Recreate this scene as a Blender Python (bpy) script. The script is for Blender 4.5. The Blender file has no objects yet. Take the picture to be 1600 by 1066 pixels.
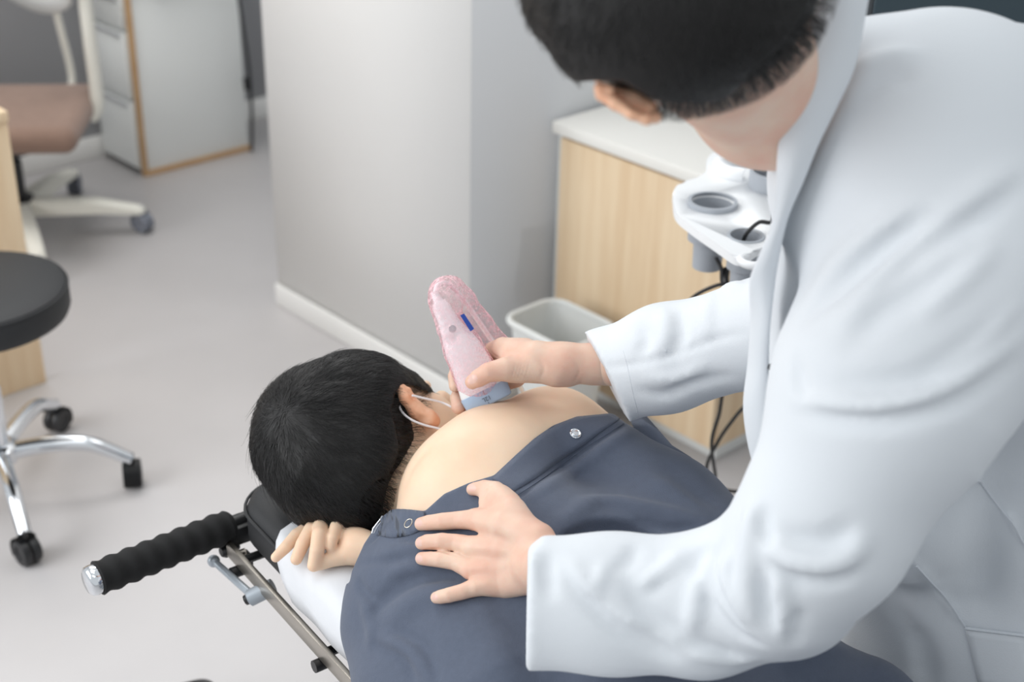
import bpy, bmesh, math, random
import numpy as np
from mathutils import Vector, Matrix

# ------------------------------------------------------------------ camera, world, lights
rng = np.random.default_rng(4)
random.seed(4)
SC = bpy.context.scene
COL = SC.collection
F = 2222.0                       # focal length in pixels of the 1600 px frame
CH = 1.8
_p = math.radians(27.5); _r = math.radians(1.26)
_R0 = np.array([1, 0, 0.]); _U0 = np.array([0, math.sin(_p), math.cos(_p)])
FW = np.array([0, math.cos(_p), -math.sin(_p)])
RT = math.cos(_r)*_R0 + math.sin(_r)*_U0
UP = math.cos(_r)*_U0 - math.sin(_r)*_R0
CC = np.array([0, 0, CH])

def P(x, y, d):                  # a point seen at pixel (x, y), d metres away
    return CC + d*(FW + (x-800)/F*RT - (y-533)/F*UP)
def Z(x, y, z):                  # the point of the horizontal plane z seen at pixel (x, y)
    v = P(x, y, 1)-CC
    return CC + v*((z-CH)/v[2])
def depth(w): return float((np.array(w)-CC) @ FW)

cam = bpy.data.cameras.new('camera'); co = bpy.data.objects.new('camera', cam); COL.objects.link(co)
cam.sensor_width = 36; cam.lens = 36*F/1600; cam.clip_start = 0.05
co.matrix_world = Matrix([[RT[0], UP[0], -FW[0], CC[0]], [RT[1], UP[1], -FW[1], CC[1]], [RT[2], UP[2], -FW[2], CC[2]], [0, 0, 0, 1]])
cam.dof.use_dof = True; cam.dof.focus_distance = 1.84; cam.dof.aperture_fstop = 3.2
SC.camera = co

SC.view_settings.view_transform = 'Standard'; SC.view_settings.look = 'None'
SC.view_settings.gamma = 1; SC.view_settings.use_curve_mapping = False
SC.view_settings.exposure = 0.0
W = bpy.data.worlds.new('world'); SC.world = W; W.use_nodes = True
W.node_tree.nodes['Background'].inputs[0].default_value = (0.93, 0.97, 1.0, 1)
W.node_tree.nodes['Background'].inputs[1].default_value = 0.74

def area(name, loc, size, power, color=(1, 1, 1), target=None):
    l = bpy.data.lights.new(name, 'AREA'); l.shape = 'RECTANGLE'; l.size = size[0]; l.size_y = size[1]
    l.energy = power; l.color = color
    o = bpy.data.objects.new(name, l); COL.objects.link(o); o.location = loc
    if target is not None:
        o.rotation_euler = (Vector(target)-Vector(loc)).to_track_quat('-Z', 'Y').to_euler()
    return o
area('ceiling_panel_light', (-0.9, 1.9, 2.68), (1.3, 1.3), 9, (1, .985, .96))
area('ceiling_panel_light', (-0.5, 0.2, 2.68), (1.2, 0.6), 5, (1, .985, .96))
area('side_fill_light', (-3.3, .9, 1.9), (2.6, 1.8), 70, (.98, .99, 1), (0, 2.2, .7))  # soft light added at far left to brighten partition, coat and floor
area('ceiling_panel_light', (0.5, 3.0, 2.68), (1.0, 0.5), 7, (1, .985, .96))
area('ceiling_panel_light', (-1.4, 3.9, 2.68), (1.4, 1.0), 30, (1, .985, .96))  # extra overhead panel, added to brighten the far floor and back wall

# ------------------------------------------------------------------ materials
def srgb(r, g, b):
    f = lambda c: (c/255/12.92) if c/255 <= .04045 else ((c/255+.055)/1.055)**2.4
    return (f(r), f(g), f(b), 1)
def mat(name, c, rough=.6, metal=0, bump=0, bscale=200, var=0, vscale=8, sss=0, sss_r=(1, .35, .2), spec=.5,
        trans=0, alpha=1, sheen=0, coat=0, stretch=None, c2=None):
    m = bpy.data.materials.new(name); m.use_nodes = True
    nt = m.node_tree; b = nt.nodes['Principled BSDF']
    b.inputs['Base Color'].default_value = c; b.inputs['Roughness'].default_value = rough
    b.inputs['Metallic'].default_value = metal; b.inputs['Specular IOR Level'].default_value = spec
    b.inputs['Transmission Weight'].default_value = trans; b.inputs['Alpha'].default_value = alpha
    b.inputs['Sheen Weight'].default_value = sheen; b.inputs['Coat Weight'].default_value = coat
    if sss:
        b.inputs['Subsurface Weight'].default_value = sss; b.inputs['Subsurface Radius'].default_value = sss_r
        b.inputs['Subsurface Scale'].default_value = .012
    tc = nt.nodes.new('ShaderNodeTexCoord'); mp = nt.nodes.new('ShaderNodeMapping')
    nt.links.new(tc.outputs['Object'], mp.inputs['Vector'])
    if stretch: mp.inputs['Scale'].default_value = stretch
    if var:
        n = nt.nodes.new('ShaderNodeTexNoise'); n.inputs['Scale'].default_value = vscale; n.inputs['Detail'].default_value = 4
        nt.links.new(mp.outputs['Vector'], n.inputs['Vector'])
        mx = nt.nodes.new('ShaderNodeMix'); mx.data_type = 'RGBA'
        rp = nt.nodes.new('ShaderNodeValToRGB'); rp.color_ramp.elements[0].position = .35; rp.color_ramp.elements[1].position = .65
        nt.links.new(n.outputs['Fac'], rp.inputs['Fac']); nt.links.new(rp.outputs['Color'], mx.inputs['Factor'])
        k = c2 if c2 else tuple(x*(1-var) for x in c[:3])+(1,)
        mx.inputs[6].default_value = c; mx.inputs[7].default_value = k
        nt.links.new(mx.outputs[2], b.inputs['Base Color'])
    if bump:
        n = nt.nodes.new('ShaderNodeTexNoise'); n.inputs['Scale'].default_value = bscale; n.inputs['Detail'].default_value = 3
        nt.links.new(mp.outputs['Vector'], n.inputs['Vector'])
        bp = nt.nodes.new('ShaderNodeBump'); bp.inputs['Strength'].default_value = bump; bp.inputs['Distance'].default_value = .002
        nt.links.new(n.outputs['Fac'], bp.inputs['Height']); nt.links.new(bp.outputs['Normal'], b.inputs['Normal'])
    return m
M = dict(
    floor=mat('vinyl_floor', srgb(199, 196, 196), .45, var=.05, vscale=3, bump=.05, bscale=300),
    wall=mat('white_wall_paint', srgb(236, 235, 233), .7, bump=.05, bscale=150),
    wallg=mat('gray_wall_paint', srgb(172, 173, 176), .7, bump=.05, bscale=150),
    wallr=mat('light_gray_wall_paint', srgb(214, 216, 218), .7, bump=.05, bscale=150),
    base=mat('baseboard_white', srgb(232, 231, 228), .5, bump=.02),
    wood=mat('pale_birch_laminate', srgb(232, 209, 176), .5, var=.1, vscale=5, stretch=(7, 7, .5), c2=srgb(222, 194, 158), bump=.02),
    woodedge=mat('beech_edge_band', srgb(196, 160, 118), .5, var=.1, vscale=9, c2=srgb(180, 142, 100)),
    lam=mat('white_laminate', srgb(228, 230, 228), .45, bump=.01),
    counter=mat('solid_surface_counter', srgb(238, 236, 230), .35, bump=.01),
    plastic=mat('off_white_plastic', srgb(226, 224, 214), .4, bump=.01),
    brown=mat('brown_seat_fabric', srgb(142, 116, 102), .85, bump=.4, bscale=600, var=.1, vscale=30, sheen=.2),
    black=mat('black_plastic', srgb(30, 30, 32), .4, bump=.02),
    leather=mat('black_leatherette', srgb(44, 45, 47), .55, bump=.25, bscale=500, spec=.35),
    foam=mat('black_foam_rubber', srgb(22, 22, 23), .85, bump=.3, bscale=900),
    chrome=mat('chrome', srgb(225, 228, 232), .12, 1, bump=.01),
    steel=mat('brushed_steel', srgb(178, 172, 163), .33, 1, bump=.05, bscale=80, stretch=(1, 1, 30)),
    silver=mat('silver_paint', srgb(170, 178, 186), .35, .4, bump=.01),
    gplas=mat('gray_plastic', srgb(168, 173, 180), .45, bump=.01),
    wplas=mat('white_plastic', srgb(238, 240, 242), .35, bump=.01),
    rubber=mat('gray_rubber', srgb(120, 124, 134), .6, bump=.02),
    paper=mat('disposable_paper', srgb(222, 224, 228), .8, bump=.25, bscale=60),
    skinb=mat('patient_skin', srgb(238, 211, 184), .5, var=.06, vscale=14, c2=srgb(235, 202, 174), sss=.25, bump=.05, bscale=500, spec=.35),
    skin=mat('doctor_skin', srgb(226, 197, 177), .5, var=.1, vscale=22, c2=srgb(222, 180, 160), sss=.25, bump=.12, bscale=260, spec=.35),
    ear=mat('ear_skin', srgb(236, 192, 162), .5, var=.15, vscale=40, c2=srgb(226, 164, 130), sss=.12, spec=.3),
    nail=mat('fingernail', srgb(226, 190, 178), .35, sss=.2, spec=.5),
    lip=mat('lip_skin', srgb(198, 120, 110), .45, sss=.2),
    hair=mat('black_hair', srgb(19, 18, 18), .5, bump=.2, bscale=200, spec=.35),
    hairs=mat('black_hair_strand', srgb(26, 25, 25), .36, spec=.7),
    gown=mat('slate_blue_cotton', srgb(84, 93, 111), .85, bump=.35, bscale=700, var=.06, vscale=120, sheen=.15),
    gown2=mat('slate_blue_cotton_inside', srgb(74, 83, 101), .85, bump=.35, bscale=700),
    coat=mat('white_coat_twill', srgb(219, 224, 229), .8, bump=.2, bscale=600, sheen=.1),
    coatseam=mat('white_coat_seam', srgb(212, 217, 223), .85, bump=.3, bscale=600),
    thread=mat('pale_thread', srgb(176, 184, 198), .8),
    trouser=mat('dark_trouser_cloth', srgb(52, 55, 62), .85, bump=.3, bscale=500),
    blue=mat('pale_blue_transducer_face', srgb(166, 187, 212), .4, bump=.01),
    label=mat('blue_label', srgb(60, 98, 190), .4, bump=.01),
    ink=mat('gray_print', srgb(78, 88, 104), .6),
    screen=mat('dark_monitor_back', srgb(36, 44, 50), .35, bump=.02),
    screen2=mat('dark_teal_panel', srgb(46, 62, 70), .35, bump=.02),
    bin=mat('translucent_gray_plastic', srgb(214, 216, 214), .45, bump=.02, sss=.2, sss_r=(1, 1, 1)),
    mask=mat('white_elastic', srgb(236, 234, 238), .8, bump=.3, bscale=900),
)
def sleeve_mat():
    m = mat('clear_pink_film', srgb(250, 200, 208), .12, bump=.03, bscale=40, spec=.6)
    nt = m.node_tree; b = nt.nodes['Principled BSDF']; out = nt.nodes['Material Output']
    tr = nt.nodes.new('ShaderNodeBsdfTransparent'); tr.inputs[0].default_value = (1, .965, .972, 1)
    mx = nt.nodes.new('ShaderNodeMixShader'); lw = nt.nodes.new('ShaderNodeLayerWeight'); lw.inputs[0].default_value = .3
    mr = nt.nodes.new('ShaderNodeMapRange'); mr.inputs[3].default_value = .16; mr.inputs[4].default_value = .85
    nt.links.new(lw.outputs['Facing'], mr.inputs[0]); nz = nt.nodes.new('ShaderNodeTexNoise'); nz.inputs['Scale'].default_value = 30; nz.inputs['Detail'].default_value = 0
    m2 = nt.nodes.new('ShaderNodeMapRange'); m2.inputs[1].default_value = .35; m2.inputs[2].default_value = .65; m2.inputs[3].default_value = .5; m2.inputs[4].default_value = 1.7
    mu = nt.nodes.new('ShaderNodeMath'); mu.operation = 'MULTIPLY'; mu.use_clamp = True
    nt.links.new(nz.outputs['Fac'], m2.inputs[0]); nt.links.new(mr.outputs[0], mu.inputs[0]); nt.links.new(m2.outputs[0], mu.inputs[1]); nt.links.new(mu.outputs[0], mx.inputs[0])
    nt.links.new(tr.outputs[0], mx.inputs[1]); nt.links.new(b.outputs[0], mx.inputs[2]); nt.links.new(mx.outputs[0], out.inputs[0])
    return m
M['film'] = sleeve_mat()

# ------------------------------------------------------------------ object helpers
def link(name, me, m, parent=None, smooth=True):
    o = bpy.data.objects.new(name, me); COL.objects.link(o)
    for k in (m if isinstance(m, (list, tuple)) else [m]):
        if k: me.materials.append(k)
    if smooth: me.polygons.foreach_set('use_smooth', [True]*len(me.polygons))
    if parent: o.parent = parent
    return o
def obj(name, bm, m, parent=None, smooth=True, auto=True):
    me = bpy.data.meshes.new(name)
    bmesh.ops.recalc_face_normals(bm, faces=bm.faces[:])
    if smooth and auto:
        for e in bm.edges:
            if len(e.link_faces) == 2 and e.calc_face_angle(0) > .7: e.smooth = False
    bm.to_mesh(me); bm.free()
    return link(name, me, m, parent, smooth)
def thing(name, label, cat, loc=(0, 0, 0), rz=0, group=None):
    o = bpy.data.objects.new(name, None); COL.objects.link(o); o.location = loc; o.rotation_euler = (0, 0, rz)
    o.empty_display_size = .05
    return tag(o, label, cat, group)
def tag(o, label=None, cat=None, group=None, kind=None):
    if label: o['label'] = label
    if cat: o['category'] = cat
    if group: o['group'] = group
    if kind: o['kind'] = kind
    return o
def struct(o): o['kind'] = 'structure'; return o

def box(bm, c, s, R=None, bev=0, seg=2):
    r = bmesh.ops.create_cube(bm, size=1)
    vs = r['verts']
    for v in vs: v.co = Vector((v.co.x*s[0], v.co.y*s[1], v.co.z*s[2]))
    if bev:
        es = list({e for v in vs for e in v.link_edges})
        r2 = bmesh.ops.bevel(bm, geom=es, offset=bev, segments=seg, affect='EDGES', profile=.5)
        vs = list({v for v in vs if v.is_valid} | set(r2['verts']))
    for v in vs:
        p = v.co.copy()
        if R is not None: p = R @ p
        v.co = p+Vector(c)
    return vs
def frame(ax):
    ax = Vector(ax).normalized(); t = Vector((0, 0, 1)) if abs(ax.z) < .9 else Vector((1, 0, 0))
    u = ax.cross(t).normalized(); return u, ax.cross(u).normalized(), ax
def tube(bm, pts, rad, n=12, caps=True, closed=False):
    pts = [Vector(p) for p in pts]; N = len(pts)
    rad = rad if isinstance(rad, (list, tuple)) else [rad]*N
    rings = []; u = None
    for i, p in enumerate(pts):
        if closed: t = pts[(i+1) % N]-pts[i-1]
        else: t = pts[min(i+1, N-1)]-pts[max(i-1, 0)]
        t.normalize()
        if u is None: u = frame(t)[0]
        u = (u-t*u.dot(t))
        u = u.normalized() if u.length > 1e-6 else frame(t)[0]
        w = t.cross(u)
        rings.append([bm.verts.new(p+(u*math.cos(a)+w*math.sin(a))*rad[i]) for a in [2*math.pi*k/n for k in range(n)]])
    for i in range(N if closed else N-1):
        a, b = rings[i], rings[(i+1) % N]
        for k in range(n): bm.faces.new((a[k], a[(k+1) % n], b[(k+1) % n], b[k]))
    if caps and not closed:
        bm.faces.new(rings[0][::-1]); bm.faces.new(rings[-1])
def lathe(bm, prof, c=(0, 0, 0), ax=(0, 0, 1), n=32, cap=True):
    u, v, a = frame(ax); c = Vector(c); rings = []
    for r, z in prof:
        rings.append([bm.verts.new(c+a*z+(u*math.cos(t)+v*math.sin(t))*max(r, 1e-5)) for t in [2*math.pi*k/n for k in range(n)]])
    for i in range(len(rings)-1):
        for k in range(n): bm.faces.new((rings[i][k], rings[i][(k+1) % n], rings[i+1][(k+1) % n], rings[i+1][k]))
    if cap: bm.faces.new(rings[0][::-1]); bm.faces.new(rings[-1])
def spline(pts, n=8):            # Catmull-Rom through the points
    pts = [np.array(p, float) for p in pts]; Q = [2*pts[0]-pts[1]]+pts+[2*pts[-1]-pts[-2]]; out = []
    for i in range(1, len(Q)-2):
        for k in range(n):
            t = k/n; a, b, c, d = Q[i-1:i+3]
            out.append(.5*((2*b)+(c-a)*t+(2*a-5*b+4*c-d)*t*t+(3*b-a-3*c+d)*t**3))
    out.append(pts[-1]); return out
def prism(bm, poly, z0, z1, bev=0):
    bot = [bm.verts.new((x, y, z0)) for x, y in poly]; top = [bm.verts.new((x, y, z1)) for x, y in poly]
    n = len(poly); bm.faces.new(bot[::-1]); f = bm.faces.new(top)
    for i in range(n): bm.faces.new((bot[i], bot[(i+1) % n], top[(i+1) % n], top[i]))
    if bev: bmesh.ops.bevel(bm, geom=list(f.edges), offset=bev, segments=2, affect='EDGES')
def sheet(rows, thick, name, m, parent):      # rows: grid of points -> solid sheet
    bm = bmesh.new(); g = [[bm.verts.new(Vector(p)) for p in r] for r in rows]
    for i in range(len(g)-1):
        for j in range(len(g[0])-1): bm.faces.new((g[i][j], g[i][j+1], g[i+1][j+1], g[i+1][j]))
    o = obj(name, bm, m, parent, auto=False)
    s = o.modifiers.new('thickness', 'SOLIDIFY'); s.thickness = thick; s.offset = 0
    return o

# ------------------------------------------------------------------ sculpting: distance fields to meshes
class Field:
    hard = False
    def __init__(s, h, hard=False): s.hard = hard; s.h = h; s.ops = []; s.lo = np.full(3, 9.); s.hi = np.full(3, -9.)
    # primitives are capsules with changing radius; points are pixel points (x, y, depth, radius px)
    def chain(s, pts, k=.01, op='u', flat=1, ax=None, world=False):
        q = []
        for a in pts:
            if world: q.append((np.array(a[:3], float), a[3]))
            else: q.append((P(a[0], a[1], a[2]), a[3]*a[2]/F))
        if len(q) == 1: q = q*2
        if s.hard and op == 'u': s.ops.append((q, k))
        else:
          for i in range(len(q)-1): s.ops.append((q[i][0], q[i+1][0], q[i][1], q[i+1][1], k, op, flat, ax))
        if op == 'u':
            for c, r in q: s.lo = np.minimum(s.lo, c-r); s.hi = np.maximum(s.hi, c+r)
        return s
    def build(s, crop_lo=None, crop_hi=None):
        m = 4*s.h; s.lo = s.lo-m; s.hi = s.hi+m
        if crop_lo is not None: s.lo = np.maximum(s.lo, crop_lo)
        if crop_hi is not None: s.hi = np.minimum(s.hi, crop_hi)
        s.n = np.ceil((s.hi-s.lo)/s.h).astype(int)+1
        s.D = np.full(s.n, .5, np.float32)
        s.ax = [(s.lo[i]+s.h*np.arange(s.n[i])).astype(np.float32) for i in range(3)]
        for o in s.ops: s._many(*o) if len(o) == 2 else s._apply(*o)
        return s
    def sl(s, lo, hi):
        a = np.clip(np.floor((lo-s.lo)/s.h).astype(int), 0, s.n); b = np.clip(np.ceil((hi-s.lo)/s.h).astype(int)+1, 0, s.n)
        S = tuple(slice(a[i], b[i]) for i in range(3))
        X = s.ax[0][S[0]][:, None, None]; Y = s.ax[1][S[1]][None, :, None]; Zz = s.ax[2][S[2]][None, None, :]
        return S, X, Y, Zz
    def segd(s, X, Y, Zz, a, b, flat=1, ax=None):
        px, py, pz = X-a[0], Y-a[1], Zz-a[2]; ab = b-a
        if flat != 1:
            w = px*ax[0]+py*ax[1]+pz*ax[2]; wb = ab@ax
            e = (flat-1)
            px = px+e*w*ax[0]; py = py+e*w*ax[1]; pz = pz+e*w*ax[2]; ab = ab+e*wb*ax
        L = max(float(ab@ab), 1e-12)
        t = np.clip((px*ab[0]+py*ab[1]+pz*ab[2])/L, 0, 1)
        return np.sqrt((px-t*ab[0])**2+(py-t*ab[1])**2+(pz-t*ab[2])**2), t
    def _many(s, q, k):              # one smooth limb: hard joints inside the chain, one soft union outside
        R = max(r for _, r in q)+k+3*s.h; c = np.array([p for p, _ in q])
        S, X, Y, Zz = s.sl(c.min(0)-R, c.max(0)+R)
        if s.D[S].size == 0: return
        best = None
        for (a, ra), (b, rb) in zip(q[:-1], q[1:]):
            d, t = s.segd(X, Y, Zz, a, b); d = d-(ra+(rb-ra)*t)
            if best is None: best = d
            else:
                kk = .35*min(ra, rb)*.5; h = np.maximum(kk-np.abs(best-d), 0)/kk; best = np.minimum(best, d)-h*h*kk*.08
        C = s.D[S]; h = np.maximum(k-np.abs(C-best), 0)/k; s.D[S] = np.minimum(C, best)-h*h*k*.25
    def _apply(s, a, b, ra, rb, k, op, flat, ax):
        R = max(ra, rb)+k+3*s.h
        S, X, Y, Zz = s.sl(np.minimum(a, b)-R, np.maximum(a, b)+R)
        if s.D[S].size == 0: return
        d, t = s.segd(X, Y, Zz, a, b, flat, ax); d = d-(ra+(rb-ra)*t)
        C = s.D[S]
        if op == 'u':
            if k > 0: h = np.maximum(k-np.abs(C-d), 0)/k; s.D[S] = np.minimum(C, d)-h*h*k*.25
            else: s.D[S] = np.minimum(C, d)
        else:
            d = -d
            if k > 0: h = np.maximum(k-np.abs(C-d), 0)/k; s.D[S] = np.maximum(C, d)+h*h*k*.25
            else: s.D[S] = np.maximum(C, d)
    def cut(s, p, n, lo=None, hi=None, k=0):       # removes the side the normal points to
        lo = s.lo if lo is None else lo; hi = s.hi if hi is None else hi
        S, X, Y, Zz = s.sl(np.array(lo), np.array(hi)); n = np.array(n)/np.linalg.norm(n)
        d = (X-p[0])*n[0]+(Y-p[1])*n[1]+(Zz-p[2])*n[2]
        s.D[S] = np.maximum(s.D[S], d)
    def poly(s, pts, dmax, inside=True, soft=0):    # removes what lies in a window outlined on the surface, down to depth dmax
        pts = np.array(pts, float)
        X = s.ax[0][:, None, None]-CC[0]; Y = s.ax[1][None, :, None]-CC[1]; Zz = s.ax[2][None, None, :]-CC[2]
        dz = X*FW[0]+Y*FW[1]+Zz*FW[2]
        u = 800+F*(X*RT[0]+Y*RT[1]+Zz*RT[2])/dz; v = 533-F*(X*UP[0]+Y*UP[1]+Zz*UP[2])/dz
        near = np.abs(s.D) < 6*s.h
        uu, vv, dd = u[near], v[near], dz[near]
        ins = np.zeros(uu.shape, bool); best = np.full(uu.shape, 1e9)
        for i in range(len(pts)):
            a, b = pts[i], pts[(i+1) % len(pts)]
            c = ((a[1] > vv) != (b[1] > vv)) & (uu < (b[0]-a[0])*(vv-a[1])/(b[1]-a[1]+1e-9)+a[0]); ins ^= c
            e = b-a; t = np.clip(((uu-a[0])*e[0]+(vv-a[1])*e[1])/(e@e), 0, 1)
            best = np.minimum(best, np.hypot(uu-a[0]-t*e[0], vv-a[1]-t*e[1]))
        sd = np.where(ins, best, -best)*dd/F
        sd = np.minimum(sd, dmax-dd)
        s.D[near] = np.maximum(s.D[near], sd)
    def samp(s, q):
        g = (q-s.lo)/s.h; i = np.clip(np.floor(g).astype(int), 0, s.n-2); f = np.clip(g-i, 0, 1); r = 0
        for dx in (0, 1):
            for dy in (0, 1):
                for dz in (0, 1):
                    r = r+s.D[i[..., 0]+dx, i[..., 1]+dy, i[..., 2]+dz]*(f[..., 0] if dx else 1-f[..., 0])*(f[..., 1] if dy else 1-f[..., 1])*(f[..., 2] if dz else 1-f[..., 2])
        return r
    def grad(s, q):
        e = s.h; r = []
        for i in range(3):
            o = np.zeros(3); o[i] = e; r.append(s.samp(q+o)-s.samp(q-o))
        g = np.stack(r, -1); return g/(np.linalg.norm(g, axis=-1, keepdims=True)+1e-9)
    def surf(s, x, y, default=1.8):
        d = np.arange(.9, 2.6, s.h*.5); q = CC+d[:, None]*(P(x, y, 1)-CC)
        ok = np.all((q > s.lo) & (q < s.hi-s.h), axis=1); v = np.where(ok, s.samp(np.clip(q, s.lo, s.hi-s.h)), .5)
        j = np.where(v < 0)[0]
        if len(j) == 0:
            b = np.argmin(v); return float(d[b])
        i = j[0]; a, b = v[i-1], v[i]
        return float(d[i-1]+(d[i]-d[i-1])*a/(a-b)) if a > 0 else float(d[i])
    def push(s, pts, w, amp, taper=True):  # fold along a line drawn on the surface: amp>0 ridge, <0 valley; w, amp in metres
        pts = spline([(x, y) for x, y in pts], 4) if len(pts) > 2 else [np.array(p, float) for p in pts]
        q = [P(p[0], p[1], s.surf(p[0], p[1])) for p in pts]
        s.pushw(q, w, amp, taper)
    def pushw(s, q, w, amp, taper=True):
        q = [np.array(a) for a in q]; n = len(q); R = 2.5*w
        lo = np.min(q, 0)-R; hi = np.max(q, 0)+R; S, X, Y, Zz = s.sl(lo, hi)
        if s.D[S].size == 0: return
        best = np.zeros(s.D[S].shape, np.float32)
        for i in range(max(n-1, 1)):
            a, b = q[i], q[min(i+1, n-1)]
            d, t = s.segd(X, Y, Zz, a, b)
            tt = (i+t)/max(n-1, 1)
            k = np.minimum(1, 3.2*np.minimum(tt, 1-tt)+.05) if taper and n > 1 else 1
            best = np.maximum(best, np.exp(-(d/w)**2)*k)
        s.D[S] -= best*amp
    def mesh(s):
        D = s.D; h = s.h; n = np.array(D.shape); sg = D < 0
        cs = np.zeros(n-1, np.int8)
        C8 = [(a, b, c) for a in (0, 1) for b in (0, 1) for c in (0, 1)]
        for a, b, c in C8: cs += sg[a:n[0]-1+a, b:n[1]-1+b, c:n[2]-1+c]
        act = (cs > 0) & (cs < 8); idx = np.argwhere(act)
        vid = np.full(n-1, -1, np.int32); vid[act] = np.arange(len(idx))
        acc = np.zeros((len(idx), 3)); cnt = np.zeros(len(idx))
        for a in C8:
            for ax in range(3):
                if a[ax] == 0:
                    b = list(a); b[ax] = 1
                    va = D[idx[:, 0]+a[0], idx[:, 1]+a[1], idx[:, 2]+a[2]].astype(float); vb = D[idx[:, 0]+b[0], idx[:, 1]+b[1], idx[:, 2]+b[2]].astype(float)
                    m = (va < 0) != (vb < 0); t = np.where(m, va/(va-vb+1e-20), 0)
                    p = np.array(a, float)[None, :].repeat(len(idx), 0); p[:, ax] = t
                    acc[m] += p[m]; cnt[m] += 1
        V = s.lo+(idx+acc/np.maximum(cnt, 1)[:, None])*h
        faces = []
        for ax in range(3):
            o1, o2 = [(1, 2), (2, 0), (0, 1)][ax]
            sa = [slice(1, -1)]*3; sb = [slice(1, -1)]*3; sa[ax] = slice(0, -1); sb[ax] = slice(1, None)
            A = sg[tuple(sa)]; B = sg[tuple(sb)]; ch = np.argwhere(A != B)
            if len(ch) == 0: continue
            flip = A[ch[:, 0], ch[:, 1], ch[:, 2]]
            e = ch.copy()
            for i in range(3):
                if i != ax: e[:, i] += 1
            def cell(d1, d2):
                c = e.copy(); c[:, o1] -= d1; c[:, o2] -= d2; return vid[c[:, 0], c[:, 1], c[:, 2]]
            q = np.stack([cell(1, 1), cell(0, 1), cell(0, 0), cell(1, 0)], 1)
            q[~flip] = q[~flip][:, ::-1]
            faces.append(q[(q >= 0).all(1)])
        return V, np.concatenate(faces)
def quads_mesh(name, parts):
    V = []; Q = []; mi = []; off = 0
    for it in parts:
        v, q = it[0], it[1]; V.append(v); Q.append(q+off); off += len(v)
        mi.append(it[2] if len(it) > 2 and hasattr(it[2], '__len__') else np.full(len(q), it[2] if len(it) > 2 else 0))
    V = np.concatenate(V); Q = np.concatenate(Q); mi = np.concatenate(mi)
    me = bpy.data.meshes.new(name); n = Q.shape[1]
    me.vertices.add(len(V)); me.vertices.foreach_set('co', V.astype(np.float32).ravel())
    me.loops.add(Q.size); me.loops.foreach_set('vertex_index', Q.astype(np.int32).ravel())
    me.polygons.add(len(Q)); me.polygons.foreach_set('loop_start', np.arange(0, Q.size, n, dtype=np.int32))
    me.polygons.foreach_set('material_index', mi.astype(np.int32)); me.update(calc_edges=True); me.validate()
    return me
def smoothmesh(V, Q, it=2, lam=.5):
    E = np.concatenate([Q[:, [0, 1]], Q[:, [1, 2]], Q[:, [2, 3]], Q[:, [3, 0]]])
    E = np.concatenate([E, E[:, ::-1]])
    deg = np.bincount(E[:, 0], minlength=len(V)).astype(float)
    for k in range(it):
        for l in (lam, -lam*1.03):
            s = np.stack([np.bincount(E[:, 0], weights=V[E[:, 1], i], minlength=len(V)) for i in range(3)], 1)
            V = V+l*(s/np.maximum(deg, 1)[:, None]-V)
    return V, Q

def strands(field, roots, dirfn, steps, step, lift, jitter=.25, rad=.0003):
    n = len(roots); p = roots.copy(); paths = [p.copy()]; lift = np.asarray(lift)
    nz = rng.normal(0, jitter, (n, 3)); L = rng.uniform(.55, 1.1, n)
    for k in range(steps):
        g = field.grad(p); d = dirfn(p)+nz; nz = nz+rng.normal(0, jitter*.35, (n, 3))
        d -= (d*g).sum(1, keepdims=True)*g; d /= np.linalg.norm(d, axis=1, keepdims=True)+1e-9
        p = p+d*(step*L)[:, None]
        v = field.samp(p); tgt = lift*(k+1)/steps
        p = p-(v-tgt)[:, None]*field.grad(p)*.9
        paths.append(p.copy())
    A = np.stack(paths, 1); m = A.shape[1]
    T = np.gradient(A, axis=1); T /= np.linalg.norm(T, axis=2, keepdims=True)+1e-9
    u = np.cross(T, np.array([.3, .5, .8])); u /= np.linalg.norm(u, axis=2, keepdims=True)+1e-9; w = np.cross(T, u)
    r = rad*np.linspace(1, .3, m)[None, :, None]
    R = np.stack([A+r*(u*math.cos(a)+w*math.sin(a)) for a in (0, 2.094, 4.189)], 2)   # n,m,3,3
    V = R.reshape(-1, 3); base = (np.arange(n)*m*3)[:, None, None]+(np.arange(m-1)*3)[None, :, None]
    a = base+np.arange(3)[None, None, :]; b = base+((np.arange(3)+1) % 3)[None, None, :]
    return V, np.stack([a, b, b+3, a+3], -1).reshape(-1, 4)

# ------------------------------------------------------------------ the room
def proj(w):
    v = np.array(w, float)-CC; d = v@FW; return 800+F*(v@RT)/d, 533-F*(v@UP)/d
def zat(w, py):                  # height on the vertical through w that is seen at row py
    a, b = -.5, 2.6
    for _ in range(40):
        m = (a+b)/2
        if proj((w[0], w[1], m))[1] > py: a = m
        else: b = m
    return a
E1 = np.array([.684, -.729, 0]); E2 = np.array([.729, .684, 0]); Zv = np.array([0, 0, 1.])
RE = Matrix(((E1[0], E2[0], 0), (E1[1], E2[1], 0), (0, 0, 1)))     # room axes: local x along E1, y along E2
RA = math.atan2(E1[1], E1[0])
def rbox(name, corner, s, m, parent=None, bev=0):                 # box from a corner, sizes along E1, E2, z
    bm = bmesh.new(); c = np.array(corner)+E1*s[0]/2+E2*s[1]/2+Zv*s[2]/2
    box(bm, c, [abs(x) for x in s], RE, bev); return obj(name, bm, m, parent)
bm = bmesh.new(); box(bm, (0, 2.2, -.05), (7, 9, .1)); struct(obj('floor', bm, M['floor']))
CORNER = np.array([-.106, 3.065, 0]); WL = Z(415, 480, 0); WL = CORNER-E1*((CORNER-WL)@E1)
LW = float((CORNER-WL)@E1)
struct(rbox('wall_center', WL, (LW, .14, 2.6), M['wall']))
struct(rbox('wall_right', CORNER+E2*.004-E1*.14, (.141, 2.24, 2.6), M['wallr']))
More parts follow.
